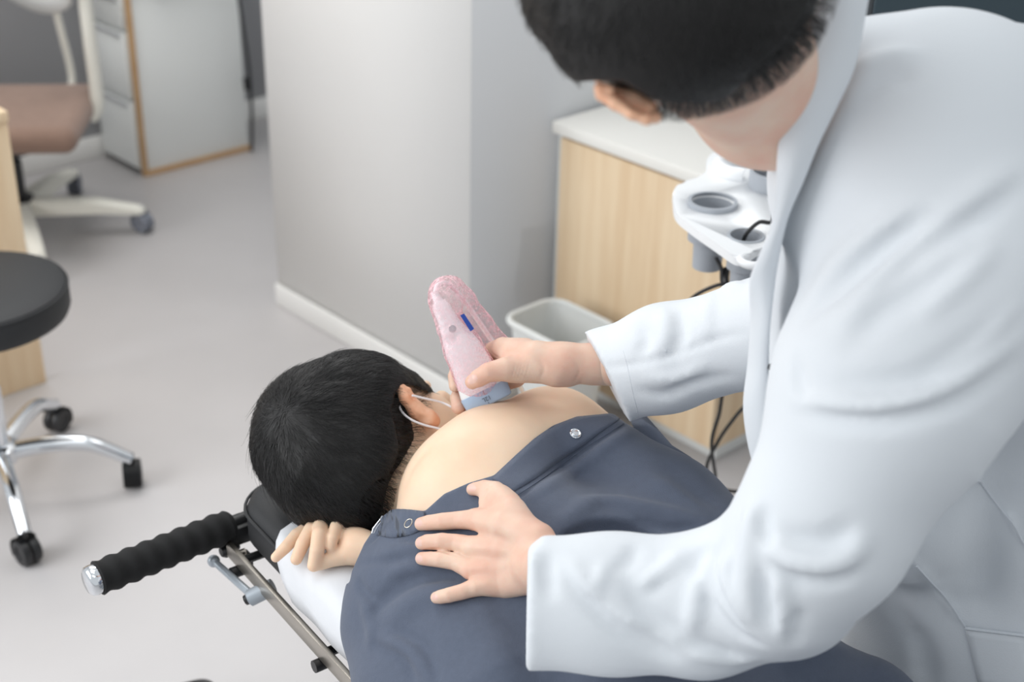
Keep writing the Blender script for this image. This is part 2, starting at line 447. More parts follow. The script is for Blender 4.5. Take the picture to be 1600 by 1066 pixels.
bb = rbox('baseboard_center', WL-E2*.014, (LW+.014, .013, .065), M['base'], bev=.004); struct(bb)
bb = rbox('baseboard_right', CORNER+E1*.001+E2*.0, (.012, .18, .065), M['base'], bev=.004); struct(bb)
BW = Z(160, 243, 0)
struct(rbox('wall_back', BW-E2*2.2-E1*.1, (.1, 5.6, 2.6), M['wallg']))
struct(rbox('baseboard_back', BW-E2*2.2+E1*.001, (.012, 3.2, .08), M['base'], bev=.003))
# right-hand wall behind the cart, far left wall
struct(rbox('wall_far_right', CORNER+E2*2.24-E1*.14, (3.4, .1, 2.6), M['wallg']))

# low wooden cabinet with white counter
CL = np.array([.086, 3.255, 0]); CRt = np.array([.461, 2.817, 0]); cl = .577
CL = CORNER+E2*((CL-CORNER)@E2)+E1*.015
ct = zat(CL, 186)
cab = thing('storage_cabinet', 'pale wooden low cabinet with a white counter top beside the gray wall', 'cabinet', CL)
cab.matrix_world = Matrix.Translation(Vector(CL)) @ RE.to_4x4()
def lbox(name, c0, s, m, par, bev=.002):
    bm = bmesh.new(); box(bm, [c0[i]+s[i]/2 for i in range(3)], s, None, bev); return obj(name, bm, m, par)
dp = .42; cl = float((CRt-CL)@E1)
lbox('plinth', (.02, .03, 0), (cl-.04, dp-.05, .05), M['lam'], cab)
lbox('body', (.016, .004, .05), (cl-.016, dp-.02, ct-.08), M['wood'], cab)
lbox('side_panel', (0, 0, 0), (.0155, dp-.01, ct-.03), M['lam'], cab)
lbox('door', (.022, -.0155, .055), (cl-.025, .018, ct-.092), M['wood'], cab)
lbox('counter_top', (-.003, -.022, ct-.03), (cl+.012, dp+.01, .03), M['counter'], cab, .004)

# trash bin
bc = Z(876, 505, .31); bn = thing('trash_bin', 'translucent gray rectangular trash bin with a rolled rim in front of the wooden cabinet', 'trash bin', (bc[0], bc[1], 0), RA)
def rrect(w, d, r, n=6):
    o = []
    for cx, cy, a0 in ((w-r, d-r, 0), (-w+r, d-r, 90), (-w+r, -d+r, 180), (w-r, -d+r, 270)):
        for k in range(n+1): a = math.radians(a0+90*k/n); o.append((cx+r*math.cos(a), cy+r*math.sin(a)))
    return o
def loopwall(bm, specs, cap0=False, cap1=False):
    rings = [[bm.verts.new((x, y, z)) for x, y in pl] for pl, z in specs]; n = len(rings[0])
    for i in range(len(rings)-1):
        for k in range(n): bm.faces.new((rings[i][k], rings[i][(k+1) % n], rings[i+1][(k+1) % n], rings[i+1][k]))
    if cap0: bm.faces.new(rings[0][::-1])
    if cap1: bm.faces.new(rings[-1])
bm = bmesh.new()
loopwall(bm, [(rrect(.075, .055, .03), 0), (rrect(.105, .083, .04), .305), (rrect(.101, .079, .038), .305), (rrect(.073, .053, .028), .005)], True, True)
obj('bin_body', bm, M['bin'], bn)
bm = bmesh.new(); pts = [(x, y, .308) for x, y in rrect(.109, .087, .044)]; tube(bm, pts, .0075, 8, closed=True); obj('rim', bm, M['bin'], bn)

# drawer cabinet at the back with beech edging
DA = Z(228, 276, 0); dt = zat(DA, -12)
dw = float((Z(397, 238, 0)-DA)@E2)
dc = thing('drawer_cabinet', 'white drawer cabinet with beech wood edge banding by the back wall', 'cabinet', DA)
dc.matrix_world = Matrix.Translation(Vector(DA)) @ RE.to_4x4()
L3 = float((DA-BW)@E1)-.02
# local frame: x along E1 (towards viewer/right), y along E2; drawer front faces -E2
lbox('body', (-L3, 0.002, .012), (L3-.006, dw, dt-.012), M['lam'], dc)
for n_, c0, s in (('edge_band', (-.014, -.006, .0), (.018, .016, dt+.006)), ('edge_band', (-.004, .01, .0), (.008, dw, .018)), ('edge_band', (-.010, .0, dt), (.014, dw, .012))):
    lbox(n_, c0, s, M['woodedge'], dc, .001)
for k, (z0, z1) in enumerate(((.03, .26), (.275, .50), (.515, dt-.02))):
    d = lbox('drawer', (-L3+.005, -.018, z0), (L3-.026, .018, z1-z0), M['lam'], dc)
    lbox('finger_pull', (-L3+.02, -.022, z1-.016), (L3-.06, .006, .012), M['wallg'], d, .001)
pp = bmesh.new(); box(pp, DA+E2*.24-E1*.1+Zv*(dt+.014), (.24, .3, .004), RE, .001)
tag(obj('paper_sheet', pp, M['paper']), 'white sheet of paper lying on the white drawer cabinet', 'paper')
bm = bmesh.new(); q0 = DA+E2*(dw-.01)+E1*.03
cp = [q0+Zv*z+E2*(.012*math.sin(z*7))+E1*.005*math.sin(z*5) for z in np.linspace(.006, dt+.3, 20)]
tube(bm, cp, .006, 8); 
cb = tag(obj('hanging_cable', bm, M['black']), 'black cable hanging beside the white drawer cabinet edge', 'cable')
bm = bmesh.new(); tube(bm, [q0+Zv*(zat(q0, 140)), q0+Zv*(zat(q0, 122))], [.011, .013], 10); obj('plug', bm, M['black'], cb)

# wooden desk side at the left edge
DE = Z(73, 597, 0)
dk = thing('desk', 'pale wooden desk end panel at the left edge behind the black stool', 'desk', DE)
dk.matrix_world = Matrix.Translation(Vector(DE)) @ RE.to_4x4()
lbox('side_panel', (-.03, -.6, 0), (.03, .6, .70), M['wood'], dk)
lbox('side_panel', (-1.0, -.6, 0), (.03, .6, .70), M['wood'], dk)
lbox('desk_top', (-1.02, -.62, .70), (1.03, .62, .025), M['wood'], dk)

# ---- swivel bases
def caster(par, c, ang, r=.027, m='black', hub=None):
    c = np.array(c); ax = np.array([math.cos(ang), math.sin(ang), 0]); bm = bmesh.new()
    for sgn in (-1, 1):
        a = c+Zv*r+ax*sgn*.011
        lathe(bm, [(r*.55, -.009), (r*.93, -.009), (r, -.005), (r, .005), (r*.93, .009), (r*.55, .009), (r*.5, .006)], a, ax*sgn, 20)
    w = obj('caster', bm, M[m], par)
    bm = bmesh.new(); fw = np.array([-ax[1], ax[0], 0])
    pts = []
    for t in np.linspace(-.6, 1.9, 9): pts.append(c+Zv*r+fw*math.cos(t)*(r+.004)+Zv*math.sin(t)*(r+.004))
    rows = [[p_-ax*.02, p_-ax*.01, p_+ax*.01, p_+ax*.02] for p_ in pts]
    g = [[bm.verts.new(Vector(p_)) for p_ in rr] for rr in rows]
    for i in range(len(g)-1):
        for j in range(3): bm.faces.new((g[i][j], g[i][j+1], g[i+1][j+1], g[i+1][j]))
    bmesh.ops.solidify(bm, geom=bm.faces[:], thickness=.003)
    tube(bm, [c+Zv*r*1.4, c+Zv*(r*2+.022)], .008, 10)
    h = obj('caster_hood', bm, M[m], w); return w

# black stool with chrome base: circle through three casters seen
pa, pb, pc = [Z(x, y, 0)[:2] for x, y in ((28, 880), (197, 745), (82, 650))]
A_ = np.array([pb-pa, pc-pa])*2; rhs = np.array([pb@pb-pa@pa, pc@pc-pa@pa]); sc_ = np.linalg.solve(A_, rhs)
SR = float(np.linalg.norm(pa-sc_)); SCN = np.array([sc_[0], sc_[1], 0])
SCN = np.array([-1.13, 2.66, 0]); SR = .282; sc_ = SCN[:2]
st = thing('rolling_stool', 'round black padded stool on a chrome five-star caster base', 'stool', SCN)
st_top = .52
bm = bmesh.new(); lathe(bm, [(.18, 0), (.192, .006), (.198, .02), (.198, .058), (.192, .07), (.175, .077), (.08, .079), (0, .079)], (0, 0, st_top-.079), n=48); obj('seat', bm, M['leather'], st)
bm = bmesh.new(); tube(bm, [(.196*math.cos(a), .196*math.sin(a), st_top-.014) for a in np.linspace(0, 2*math.pi, 48, False)], .003, 6, closed=True); obj('piping', bm, M['leather'], st)
bm = bmesh.new(); lathe(bm, [(.09, st_top-.09), (.09, st_top-.081)], n=24); obj('seat_plate', bm, M['black'], st)
bm = bmesh.new(); lathe(bm, [(.028, .11), (.028, .27), (.026, .275), (.026, .28), (.014, .28), (.014, st_top-.088)], n=24); obj('gas_column', bm, M['chrome'], st)
bm = bmesh.new(); lathe(bm, [(.02, .085), (.042, .09), (.045, .10), (.045, .128), (.035, .136), (.03, .137)], n=28); obj('hub', bm, M['chrome'], st)
a0 = math.radians(-62); a1 = math.atan2(pb[1]-sc_[1], pb[0]-sc_[0])
print('angles', math.degrees(a0), math.degrees(a1), math.degrees(math.atan2(pc[1]-sc_[1], pc[0]-sc_[0])))
for k in range(5):
    a = a0+k*2*math.pi/5; d = np.array([math.cos(a), math.sin(a), 0])
    bm = bmesh.new(); pts = spline([d*.03+Zv*.112, d*.11+Zv*.122, d*.19+Zv*.118, d*(SR-.04)+Zv*.093, d*SR+Zv*.068], 5)
    tube(bm, pts, [.020-.005*i/(len(pts)-1) for i in range(len(pts))], 14); lg = obj('leg', bm, M['chrome'], st)
    caster(st, d*SR, a+1.9+k*1.3, .03)

# brown office chair
oc = Z(28, 322, .1); OC = np.array([oc[0], oc[1], 0])
ch = thing('office_chair', 'brown cushioned office chair with a white frame and off-white star base', 'chair', OC)
crp = Z(225, 362, 0)[:2]-OC[:2]; ca = math.atan2(crp[1], crp[0]); cr_ = float(np.linalg.norm(crp)); print('chair', OC, cr_)
for k in range(5):
    a = ca+k*2*math.pi/5; d = np.array([math.cos(a), math.sin(a), 0]); s_ = np.array([-d[1], d[0], 0])
    bm = bmesh.new(); L = cr_-.01
    ring = []
    for t, w, h0, h1 in ((.03, .03, .075, .125), (.2*L/.3, .026, .075, .115), (L, .022, .066, .088), (L+.02, .012, .068, .084)):
        ring.append([bm.verts.new(d*t+s_*x+Zv*z) for x, z in ((-w, h0), (w, h0), (w, h1-.006), (w*.7, h1), (-w*.7, h1), (-w, h1-.006))])
    for i in range(3):
        for j in range(6): bm.faces.new((ring[i][j], ring[i][(j+1) % 6], ring[i+1][(j+1) % 6], ring[i+1][j]))
    bm.faces.new(ring[0]); bm.faces.new(ring[-1]); obj('leg', bm, M['plastic'], ch)
    caster(ch, d*cr_, a+.9+k, .032, 'rubber')
bm = bmesh.new(); lathe(bm, [(.05, .075), (.05, .13), (.03, .14), (.03, .25), (.018, .25), (.018, .40)], n=24); obj('gas_column', bm, M['black'], ch)
sy = math.atan2(*(Z(145, 160, .47)-OC)[[1, 0]])
cz = .385
Rs = Matrix.Rotation(RA+.15, 3, 'Z')
bm = bmesh.new(); box(bm, (0.0, 0, cz), (.50, .47, .085), Matrix.Rotation(.10, 3, 'Z'), .04, 5); obj('seat', bm, M['brown'], ch)
bm = bmesh.new(); box(bm, (0, 0, cz-.055), (.3, .26, .04), Rs, .01); sp = obj('seat_mechanism', bm, M['black'], ch)
bm = bmesh.new(); e_ = Rs @ Vector((.02, .15, cz-.06)); tube(bm, [e_, Rs @ Vector((.03, .27, cz-.062))], .009, 8); obj('lever', bm, M['black'], sp)
# frame: back uprights, shell and arm rest
def rs(x, y, z): return Rs @ Vector((x, y, z))
def vpost(px, py, z0, z1, r, lean=0):
    q = Z(px, py, z0)-OC; bm = bmesh.new(); tube(bm, spline([q*[.9, .9, 1]+Zv*-.05, q, q+Zv*(z1-z0)*.5+E2*lean*.5, q+Zv*(z1-z0)+E2*lean], 5), r, 12); return bm, q
bm, q1_ = vpost(152, 160, .40, .78, .021); obj('armrest_post', bm, M['plastic'], ch)
bm = bmesh.new(); box(bm, q1_+Zv*.38-E2*.03, (.07, .26, .03), Rs, .012, 3); obj('armrest', bm, M['plastic'], ch)
bm, q2_ = vpost(112, 118, .42, .85, .012, -.05); obj('back_upright', bm, M['plastic'], ch)
bm = bmesh.new(); q3_ = q1_*[-1, -1, 1]; tube(bm, [q3_*[.8, .8, 1]-Zv*.02, q3_+Zv*.38], .021, 12); obj('armrest_post', bm, M['plastic'], ch)
bm = bmesh.new(); box(bm, q3_+Zv*.38, (.07, .26, .03), Rs, .012, 3); obj('armrest', bm, M['plastic'], ch)
b0 = Z(62, 18, .62)-OC; rows = []
for i in range(9):
    v = i/8; rows.append([b0+np.array(Rs @ Vector((.5*(u-.5)*(1-.1*(2*v-1)**2), -.04*(2*u-1)**2-.03*v, 0)))+Zv*(.42*v+.07*(2*u-1)**2*(1-v)) for u in np.linspace(0, 1, 11)])
sheet(rows, .02, 'backrest', M['lam'], ch)

# ---- treatment table
A1 = np.array([.592, -.806, 0]); B1 = np.array([.806, .592, 0]); TO = Z(365, 852, .55); TO[2] = 0
def T(s, w, z): return TO+A1*s+B1*w+Zv*z
RTb = Matrix(((A1[0], B1[0], 0), (A1[1], B1[1], 0), (0, 0, 1)))
tb = thing('treatment_table', 'narrow padded black treatment table with a metal side rail and black foam grip', 'treatment table', TO)
tb.matrix_world = Matrix.Translation(Vector(TO)) @ RTb.to_4x4()
TW, TLn = .48, 1.9
bm = bmesh.new()
pl = [(x+TLn/2-.03, y+TW/2+.012) for x, y in rrect(TLn/2, TW/2, .075, 8)]
def off(pl, d):
    cx, cy = TLn/2-.03, TW/2+.012
    return [(cx+(x-cx)*(1-d/(TLn/2)), cy+(y-cy)*(1-d/(TW/2))) for x, y in pl]
loopwall(bm, [(off(pl, .006), .562), (pl, .57), (pl, .612), (off(pl, .004), .624), (off(pl, .012), .632), (off(pl, .024), .635)], True, True)
obj('cushion', bm, M['leather'], tb)
bm = bmesh.new(); tube(bm, [(x, y, .615) for x, y in off(pl, -.0015)], .0025, 6, closed=True); obj('cushion_piping', bm, M['leather'], tb)
lbox('frame', (.06, .05, .52), (TLn-.14, TW-.08, .04), M['black'], tb, .004)
lbox('side_rail', (-.0, -.012, .535), (TLn-.1, .008, .026), M['steel'], tb, .001)
lbox('side_rail', (-.0, TW+.03, .535), (TLn-.1, .008, .026), M['steel'], tb, .001)
for x in (.03, .28, .5, .9, 1.4):
    bm = bmesh.new(); tube(bm, [(x, -.004, .54), (x, .05, .54)], .007, 8); tube(bm, [(x, -.02, .525), (x, .0, .525)], .009, 10); obj('rail_stud', bm, M['black'], tb)
def w2t(p): return np.array([(np.array(p)-TO)@A1, (np.array(p)-TO)@B1, p[2]])
# foam grip
g0, g1 = w2t(Z(362, 820, .572)), w2t(Z(150, 905, .572))
bm = bmesh.new(); N = 61; pts = [g0+(g1-g0)*i/(N-1) for i in range(N)]
rad = [.0245+.0016*math.cos(i/(N-1)*2*math.pi*8) for i in range(N)]; rad[0] = .019; rad[1] = .0225; rad[-1] = .0205
tube(bm, pts, rad, 24); gp = obj('foam_grip', bm, M['foam'], tb)
u_ = (g1-g0)/np.linalg.norm(g1-g0)
bm = bmesh.new(); lathe(bm, [(.0215, -.002), (.0225, .004), (.0215, .010), (.017, .014), (0, .0155)], g1, u_, 28); obj('chrome_end_cap', bm, M['chrome'], gp)
bm = bmesh.new(); tube(bm, [g0-u_*.09, g0+u_*.01], .012, 14); obj('grip_bar', bm, M['black'], tb)
lbox('grip_bracket', (g0[0]-.02, -.006, .545), (.04, .04, .03), M['black'], tb, .003)
# lever under the rail
l0, l1, l2 = w2t(Z(334, 877, .525)), w2t(Z(396, 932, .525)), w2t(Z(418, 921, .535))
bm = bmesh.new(); bmesh.ops.create_uvsphere(bm, u_segments=18, v_segments=12, radius=.0095); bmesh.ops.translate(bm, verts=bm.verts, vec=Vector(l0)); tube(bm, [l0, l1], [.0055, .006], 12)
lv = obj('adjusting_lever', bm, M['silver'], tb)
bm = bmesh.new(); q_ = l1+(l1-l2)*.35; tube(bm, [q_, q_+(l2-q_)*.06, l2-(l2-q_)*.05, l2+(l2-l1)*.4], [.010, .0125, .0125, .012], 18); obj('lever_hub', bm, M['silver'], lv)
bm = bmesh.new(); tube(bm, [q_-(l2-q_)*.18, q_+(l2-q_)*.05], [.0075, .0085], 8); obj('lever_bolt', bm, M['black'], lv)
k0, k1 = w2t(Z(350, 862, .535)), w2t(Z(372, 852, .535))
bm = bmesh.new(); tube(bm, [k0-(k1-k0)*.2, k0, k0+(k1-k0)*.7, k1], [.007, .0105, .0105, .006], 14); obj('clamp_knob', bm, M['black'], tb)
k0, k1 = w2t(Z(372, 880, .52)), w2t(Z(392, 868, .53))
bm = bmesh.new(); box(bm, (k0+k1)/2, (.022, .02, .02), None, .003); obj('clamp_block', bm, M['black'], tb)
bm = bmesh.new(); k0 = w2t(Z(368, 868, .535)); k1 = w2t(Z(384, 862, .54)); tube(bm, [k0, k1], .006, 10); obj('clamp_screw', bm, M['steel'], tb)
# legs, lower frame and casters
for x, y in ((.35, .08), (.35, .42), (1.45, .08), (1.45, .42)):
    lbox('leg', (x-.02, y-.02, .11), (.04, .04, .41), M['silver'], tb, .004)
for y in (.08, .42): lbox('base_bar', (.28, y-.025, .085), (1.25, .05, .035), M['silver'], tb, .004)
lbox('base_bar', (.84, .105, .085), (.05, .29, .035), M['silver'], tb, .004)
cs0 = w2t(Z(285, 1100, 0)); cs1 = w2t(Z(525, 1110, 0)); print('bed casters', cs0, cs1)
cs0[2] = 0; cs1[2] = 0
for c_, a in ((cs0, .3), ((.3, .08, 0), 1.2), ((.3, .42, 0), 2), ((1.5, .08, 0), .4), ((1.5, .42, 0), 1)):
    pass
for c_, a in (((.3, .08, 0), 1.2), ((.3, .42, 0), 2), ((1.5, .08, 0), .4), ((1.5, .42, 0), 1)):
    caster(tb, c_, a, .034, 'black')
# black foot pedal that peeps in at the bottom edge
pc_ = Z(285, 1085, .06)
pd = thing('foot_pedal', 'dark rounded foot pedal on the floor at the bottom edge left of the table', 'foot pedal', (pc_[0], pc_[1], 0), .4)
bm = bmesh.new(); loopwall(bm, [(rrect(.07, .055, .03), 0), (rrect(.07, .055, .03), .02), (rrect(.062, .048, .03), .045), (rrect(.04, .03, .02), .058)], True, True); obj('pedal_housing', bm, M['black'], pd)
bm = bmesh.new(); box(bm, (.0, -.01, .062), (.05, .045, .012), None, .005, 3); obj('tread', bm, M['rubber'], pd)
pc_ = Z(520, 1078, .06)
pd = thing('foot_switch', 'small black foot switch on the floor under the table rail', 'foot pedal', (pc_[0], pc_[1], 0), .9)
bm = bmesh.new(); loopwall(bm, [(rrect(.045, .035, .02), 0), (rrect(.045, .035, .02), .02), (rrect(.04, .03, .02), .04), (rrect(.02, .015, .01), .046)], True, True); obj('switch_housing', bm, M['black'], pd)
bm = bmesh.new(); box(bm, (0, 0, .048), (.03, .03, .008), None, .003); obj('tread', bm, M['rubber'], pd)

# white paper sheet over the cushion, hanging over its near side
c0 = w2t(Z(402, 835, .64)); x0 = float(c0[0]); s0, s1 = x0-.005, 1.3
prof = []
for w, z in ((.0, .566), (-.001, .59), (.001, .617), (.008, .632), (.02, .638)): prof.append((w, z))
for w in np.linspace(.05, TW-.02, 12): prof.append((w, .638))
prof += [(TW+.015, .632), (TW+.022, .61), (TW+.022, .57)]
rows = []
for i, s in enumerate(np.linspace(0, 1, 70)):
    row = []
    for j, (w, z) in enumerate(prof):
        sx = s0+(s1-s0)*s
        rr = .055                    # rounded hem corner at the head end
        dd = max(0, .60-z); ww = w
        sx2 = sx+ (0.05*min(1, (.638-z)/.07)**2*(1-s)) + (.03*max(0, 1-(max(w, 0)/.06))**2*(1-s))
        row.append((sx2, ww+.0012*math.sin(sx*60+z*40)*(z < .63), z+.0009*math.sin(sx*43+j*2.1)+(.0015 if .03 < w < TW-.03 else 0)*math.sin(sx*23+w*31)))
    rows.append(row)
sh = sheet([[T(*p_) for p_ in r_] for r_ in rows], .0012, 'paper_table_cover', M['paper'], None)
tag(sh, 'white disposable cover draped over the black padded table under the patient', 'table cover')

# ---- ultrasound cart with probe tray
tz = .9
TC = Z(1111, 322, tz)
uc = Z(1420, 420, tz); UC = np.array([.86, 2.12, 0])
us = thing('ultrasound_machine', 'white ultrasound cart with gray probe holder cups and dark monitor behind the standing doctor', 'medical machine', UC)
us.rotation_euler = (0, 0, 0)
def ul(p): return np.array(p)-UC
bm = bmesh.new(); box(bm, (0, 0, .12), (.46, .5, .07), None, .03, 3); obj('base', bm, M['wplas'], us)
for x, y in ((-.2, -.2), (.2, -.2), (-.2, .2), (.2, .2)): caster(us, (x, y, 0), x*8+y, .035, 'rubber')
bm = bmesh.new(); box(bm, (0, 0, .47), (.3, .34, .66), None, .03, 3); obj('cart_body', bm, M['wplas'], us)
bm = bmesh.new(); box(bm, (0, -.04, tz-.01), (.5, .46, .07), None, .02, 3); obj('console', bm, M['wplas'], us)
bm = bmesh.new(); box(bm, (0, -.06, tz+.029), (.42, .3, .008), None, .003); kb = obj('keypad', bm, M['gplas'], us)
bm = bmesh.new()
for i in range(9):
    for j in range(5): box(bm, (-.17+i*.042, -.16+j*.045, tz+.037), (.03, .03, .008), None, .003, 1)
tag(obj('keys', bm, M['rubber'], us), kind='stuff')
bm = bmesh.new(); tube(bm, [(0, .14, tz), (0, .16, 1.2)], .03, 14); obj('monitor_arm', bm, M['gplas'], us)
bm = bmesh.new(); box(bm, (0.0, .13, 1.3), (.62, .05, .40), None, .012, 2); mo = obj('monitor', bm, M['screen'], us)
bm = bmesh.new(); box(bm, (-.165, .103, 1.3), (.28, .006, .36), None, .002, 1); obj('screen_panel', bm, M['screen2'], mo)
bm = bmesh.new(); box(bm, (.145, .103, 1.3), (.28, .006, .36), None, .002, 1); obj('screen_panel', bm, M['screen'], mo)
# tray plate outlined on its own horizontal plane
out = spline([(1051, 300), (1062, 286), (1085, 279), (1103, 272), (1104, 252), (1112, 240), (1128, 234), (1146, 238), (1170, 250), (1205, 268), (1245, 290), (1290, 330), (1280, 385), (1230, 395), (1190, 385), (1168, 398), (1150, 400), (1120, 380), (1080, 352), (1056, 330), (1051, 300)], 4)[:-1]
poly = [ul(Z(x, y, tz))[:2] for x, y in out]
bm = bmesh.new(); prism(bm, poly, tz-.016, tz, .004); tray = obj('probe_tray', bm, M['wplas'], us)
bm = bmesh.new(); c = ul(TC); tube(bm, [c+Vector((0,0,0)) if False else np.array([c[0]+.25, c[1]-.02, tz-.02]), np.array([-.2, -.02, tz-.02])], .02, 10); obj('tray_arm', bm, M['wplas'], us)
def cup(px, py, r, depth_, rim=.006, m='gplas', up=.008, taper=.8):
    c = ul(Z(px, py, tz)); bm = bmesh.new()
    lathe(bm, [(r, up), (r+rim, up), (r+rim, -.002), (r+rim*.3, -.004), (r*.98+.002, -depth_*.55), (r*taper*.85+.002, -depth_*.6), (r*taper*.8+.002, -depth_), (r*taper*.8-.003, -depth_), (r*taper*.8-.002, -depth_*.6), (r*.95-.002, -depth_*.5), (r-.001, 0)], (c[0], c[1], tz), n=36, cap=False)
    o = obj('probe_cup', bm, M[m], us); return o
def bore(o, holes):
    bm = bmesh.new()
    for x, y, r in holes:
        c = ul(Z(x, y, tz)); lathe(bm, [(r, -.04), (r, .03)], (c[0], c[1], tz), n=36)
    cu = obj('cutter', bm, M['wplas']); cu.parent = o.parent
    md = o.modifiers.new('b', 'BOOLEAN'); md.operation = 'DIFFERENCE'; md.object = cu; md.solver = 'EXACT'
    bpy.context.view_layer.update(); dg = bpy.context.evaluated_depsgraph_get()
    me = bpy.data.meshes.new_from_object(o.evaluated_get(dg)); o.modifiers.clear(); o.data = me; bpy.data.objects.remove(cu)
bore(tray, [(1113, 320, .038), (1166, 369, .028), (1207, 292, .038)])
cup(1113, 320, .036, .115)
cup(1166, 369, .026, .10, .004, 'gplas', .002)
cup(1207, 292, .036, .1, .006, 'gplas', .03)
# hook ring at the back of the tray
bm = bmesh.new(); hc = ul(Z(1160, 268, tz)); rr_ = .042
tube(bm, [(hc[0]+rr_*math.cos(a), hc[1]+rr_*math.sin(a), tz+.008) for a in np.linspace(.3, 4.6, 22)], .014, 12); obj('hook_ring', bm, M['wplas'], us)
bm = bmesh.new(); hc = ul(Z(1178, 402, tz)); tube(bm, [(hc[0]+.02*math.cos(a), hc[1]+.02*math.sin(a), tz-.006) for a in np.linspace(2.2, 6.5, 16)], .007, 10); obj('cable_hook', bm, M['wplas'], us)
def cable(pts, r=.0035, name='cable'):
    bm = bmesh.new(); tube(bm, spline([ul(P(*p_)) for p_ in pts], 8), r, 8); return obj(name, bm, M['black'], us)
cable([(1206, 300, 2.30), (1207, 345, 2.30), (1185, 348, 2.29), (1163, 372, 2.30), (1158, 410, 2.34), (1150, 445, 2.4), (1120, 446, 2.42), (1078, 470, 2.44), (1060, 520, 2.5), (1080, 600, 2.55), (1125, 590, 2.55), (1125, 640, 2.6), (1112, 690, 2.65), (1118, 745, 2.72)])
cable([(1119, 402, 2.42), (1127, 420, 2.42), (1131, 445, 2.42), (1160, 444, 2.4), (1200, 470, 2.4)])
cable([(1210, 500, 2.4), (1190, 600, 2.5), (1150, 650, 2.6), (1122, 690, 2.66), (1104, 735, 2.72), (1130, 765, 2.76), (1200, 770, 2.76)])
cable([(1135, 420, 2.43), (1133, 436, 2.42), (1136, 450, 2.42)], .006, 'cable_tie')

# ------------------------------------------------------------------ patient
def pix(p):
    v = p-CC; d = v@FW; return 800+F*(v@RT)/d, 533-F*(v@UP)/d, d
VD = lambda x, y: (P(x, y, 1)-CC)/np.linalg.norm(P(x, y, 1)-CC)
def wv(dx, dy): return (dx*RT-dy*UP)/math.hypot(dx, dy)          # picture direction as a world direction
def wp(p, r): return (p[0], p[1], p[2], r)
torso = [  # shared by skin and gown
    ([(740, 765, 1.93, 103), (778, 736, 1.95, 104), (862, 702, 2.02, 97)], .03),
    ([(862, 702, 2.02, 97), (1030, 820, 1.93, 108), (1120, 915, 1.84, 125)], .03),
    ([(740, 800, 1.91, 118), (850, 900, 1.83, 130), (1000, 1060, 1.72, 150), (1170, 1260, 1.58, 165)], .05),
    ([(1000, 900, 1.86, 130), (1180, 1090, 1.72, 150)], .05),
    ([(690, 880, 1.88, 98), (640, 925, 1.87, 82)], .03),
]
body = Field(.003)
for c, k in torso: body.chain([(x, y, d, r-6) for x, y, d, r in c], k)
body.chain([(586, 738, 2.025, 76), (642, 762, 2.01, 84), (730, 805, 1.97, 94)], .012)     # neck
body.chain([(533, 690, 2.02, 98), (572, 655, 2.03, 92)], .01)                           # skull
body.chain([(600, 655, 2.04, 68), (668, 655, 2.06, 42)], .03)                            # face side
body.chain([(660, 690, 2.03, 48), (706, 668, 2.06, 26)], .02)                            # jaw to chin
body.chain([(690, 622, 2.09, 12), (712, 634, 2.10, 9)], .012)                            # nose
body.chain([(650, 610, 2.09, 14), (664, 604, 2.10, 10)], .012)                           # brow
body.chain([(712, 655, 2.09, 6), (720, 662, 2.08, 5)], .008)                             # lips
body.chain([(640, 935, 1.93, 56), (700, 985, 1.97, 46)], .02)                            # near upper arm under the gown
body.chain([(700, 985, 1.97, 38), (640, 905, 1.965, 30), (572, 872, 1.935, 27)], .02)
body.build()
body.push([(628, 770), (648, 722), (684, 690)], .010, -.0025)
# patient's resting hand
ph = Field(.0014, True)
pd_ = 1.925
def tz_(x, y, z, r): return (x, y, depth(Z(x, y, z)), r)
ph.chain([tz_(630, 885, .655, 28), tz_(590, 862, .668, 26), tz_(560, 852, .668, 24)], .01)
ph.chain([tz_(560, 852, .668, 24), tz_(528, 832, .668, 19), tz_(512, 816, .672, 15)], .012)
ph.chain([tz_(520, 812, .664, 12), tz_(498, 816, .664, 12), tz_(463, 837, .660, 10.5), tz_(446, 856, .655, 9.5), tz_(431, 871, .648, 8)], .003)
ph.chain([tz_(520, 806, .670, 12), tz_(498, 812, .672, 12), tz_(486, 828, .674, 11.8), tz_(473, 850, .664, 11), tz_(463, 874, .651, 9.3)], .003)
ph.chain([tz_(524, 810, .676, 12.5), tz_(504, 814, .682, 12.5), tz_(499, 835, .684, 12.2), tz_(495, 861, .670, 11.5), tz_(490, 884, .653, 10)], .003)
ph.chain([tz_(540, 818, .680, 11.5), tz_(526, 822, .688, 10.5), tz_(520, 840, .682, 9.8), tz_(517, 854, .672, 8.5)], .003)
ph.chain([tz_(575, 865, .660, 20), tz_(545, 866, .658, 17), tz_(520, 873, .654, 13), tz_(503, 881, .65, 10)], .008)
ph.build()
hV, hQ = smoothmesh(*ph.mesh(), 1)
def near_mask(V, Q, pts, r):
    c = V[Q].mean(1); m = np.zeros(len(Q), bool)
    for p_ in pts: m |= np.linalg.norm(c-np.array(p_), axis=1) < r
    return m
